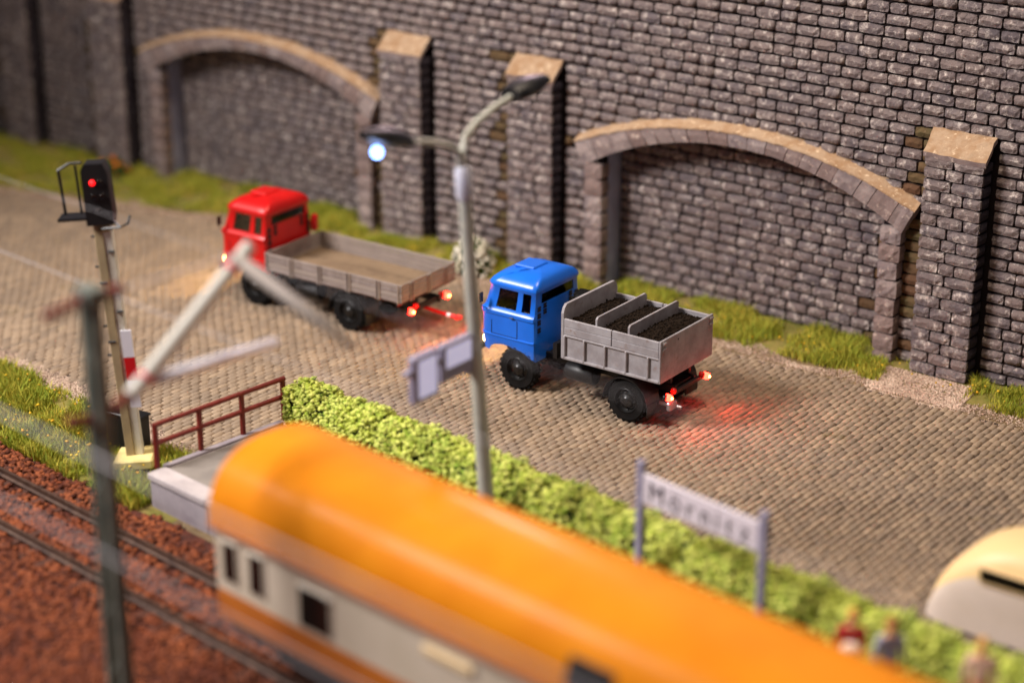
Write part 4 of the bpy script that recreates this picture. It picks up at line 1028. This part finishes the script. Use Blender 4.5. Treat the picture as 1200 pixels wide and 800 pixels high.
T = tufty(X, Y); k = (T + g_.normal(size=len(X)) * .5 > -1.0) & ~((X > -1.05) & (Y < -5)) & ~((np.abs(X + 2.58) < .5) & (np.abs(Y + 7.6) < .5))
X, Y, T = X[k], Y[k], T[k]; Z = np.array([ground_z(a, c) for a, c in zip(X, Y)])
BV, BF = blades(np.stack([X, Y, Z], 1), (.14 + .2 * g_.random(len(X))) * (1 + .3 * np.clip(T, -1, 1.5)), .9, .03, 4)
link('grass_verge', np_mesh('grass_verge', BV, BF, 'grass'), kind='stuff', label='yellow-green grass verge between road and ballast around the signal', cat='grass')
# flower heads in the verges
def flowers(n, x0, x1, f0, f1, mat, label, seed, h=.32, size=.05):
    X, Y, g_ = scatter(n, x0, x1, f0, f1, seed); Z = np.array([ground_z(a, c) for a, c in zip(X, Y)]) + h * (.6 + .5 * g_.random(n))
    CV, CFc = crumbs(np.stack([X, Y, Z], 1), size * (.6 + .6 * g_.random(n)), .7, seed); link('flowers', np_mesh('flowers', CV, CFc, mat), kind='stuff', label=label, cat='flowers')
flowers(90, -9, -1.6, lambda x: y_ball(x) + .3, lambda x: y_near(x) - .7, 'flower_y', 'small yellow flowers scattered in the grass by the signal', 31)
flowers(160, -28, 14, lambda x: y_far(x) + .6, lambda x: min(wall_face(x), YW) - .3, 'flower_y', 'small yellow flowers in the grass along the wall foot', 32, .22, .04)
def bush(label, c, rx, rz_, nl, nf, fm, seed):
    t = thing('flowering_bush', label, 'bush', c, 0); g_ = np.random.default_rng(seed)
    d = g_.normal(size=(nl, 3)); d /= np.linalg.norm(d, axis=1)[:, None]; d[:, 2] = np.abs(d[:, 2]); P = d * (g_.random(nl)[:, None] ** .4) * np.array([rx, rx * .8, rz_])
    CV, CFc = crumbs(P, .05 + .05 * g_.random(nl), .6, seed); link('foliage', np_mesh('foliage', CV, CFc, 'leaf_bush'), t, kind='stuff')
    d = g_.normal(size=(nf, 3)); d /= np.linalg.norm(d, axis=1)[:, None]; d[:, 2] = np.abs(d[:, 2]); P = d * np.array([rx, rx * .85, rz_]) * 1.03
    CV, CFc = crumbs(P, .06 + .06 * g_.random(nf), .7, seed + 1); link('blossoms', np_mesh('blossoms', CV, CFc, fm), t, kind='stuff')
    MB().tube([(0, 0, -.05), (.05, 0, rz_ * .5), (0, .05, rz_ * .8)], [.04, .03, .02], 6).build('stem', 'sleeper', t)
bush('white flowering bush at the foot of the buttress, behind the lamp pole', (-4.75, 7.35, .05), .62, 1.0, 700, 170, 'flower_w', 41)
bush('orange flowering bush by the left leg of the blurred far arch', (-20.2, 7.3, .05), .6, .7, 600, 26, 'flower_o', 43)
# gravel shoulders
def gravel(n, x0, x1, f0, f1, seed, label, sz=.022):
    X, Y, g_ = scatter(n, x0, x1, f0, f1, seed); Z = np.array([ground_z(a, c) for a, c in zip(X, Y)]) + .01
    CV, CFc = crumbs(np.stack([X, Y, Z], 1), sz * (.6 + 1.1 * g_.random(n) ** 2), .8, seed); link('gravel', np_mesh('gravel', CV, CFc, 'gravel'), kind='stuff', label=label, cat='gravel')
gravel(26000, -30, 14.5, lambda x: y_far(x) - .28, lambda x: y_far(x) + .45 + .25 * math.sin(1.7 * x), 51, 'pale gravel shoulder between paved road and wall grass')
gravel(5000, 8.4, 10.9, lambda x: y_far(x) - .1, lambda x: 7.97, 52, 'pale gravel patch in front of the sharp right buttress', .026)
gravel(16000, -16, -.9, lambda x: y_near(x) - .55, lambda x: y_near(x) + .25, 53, 'pale gravel shoulder between paved road and the signal verge')
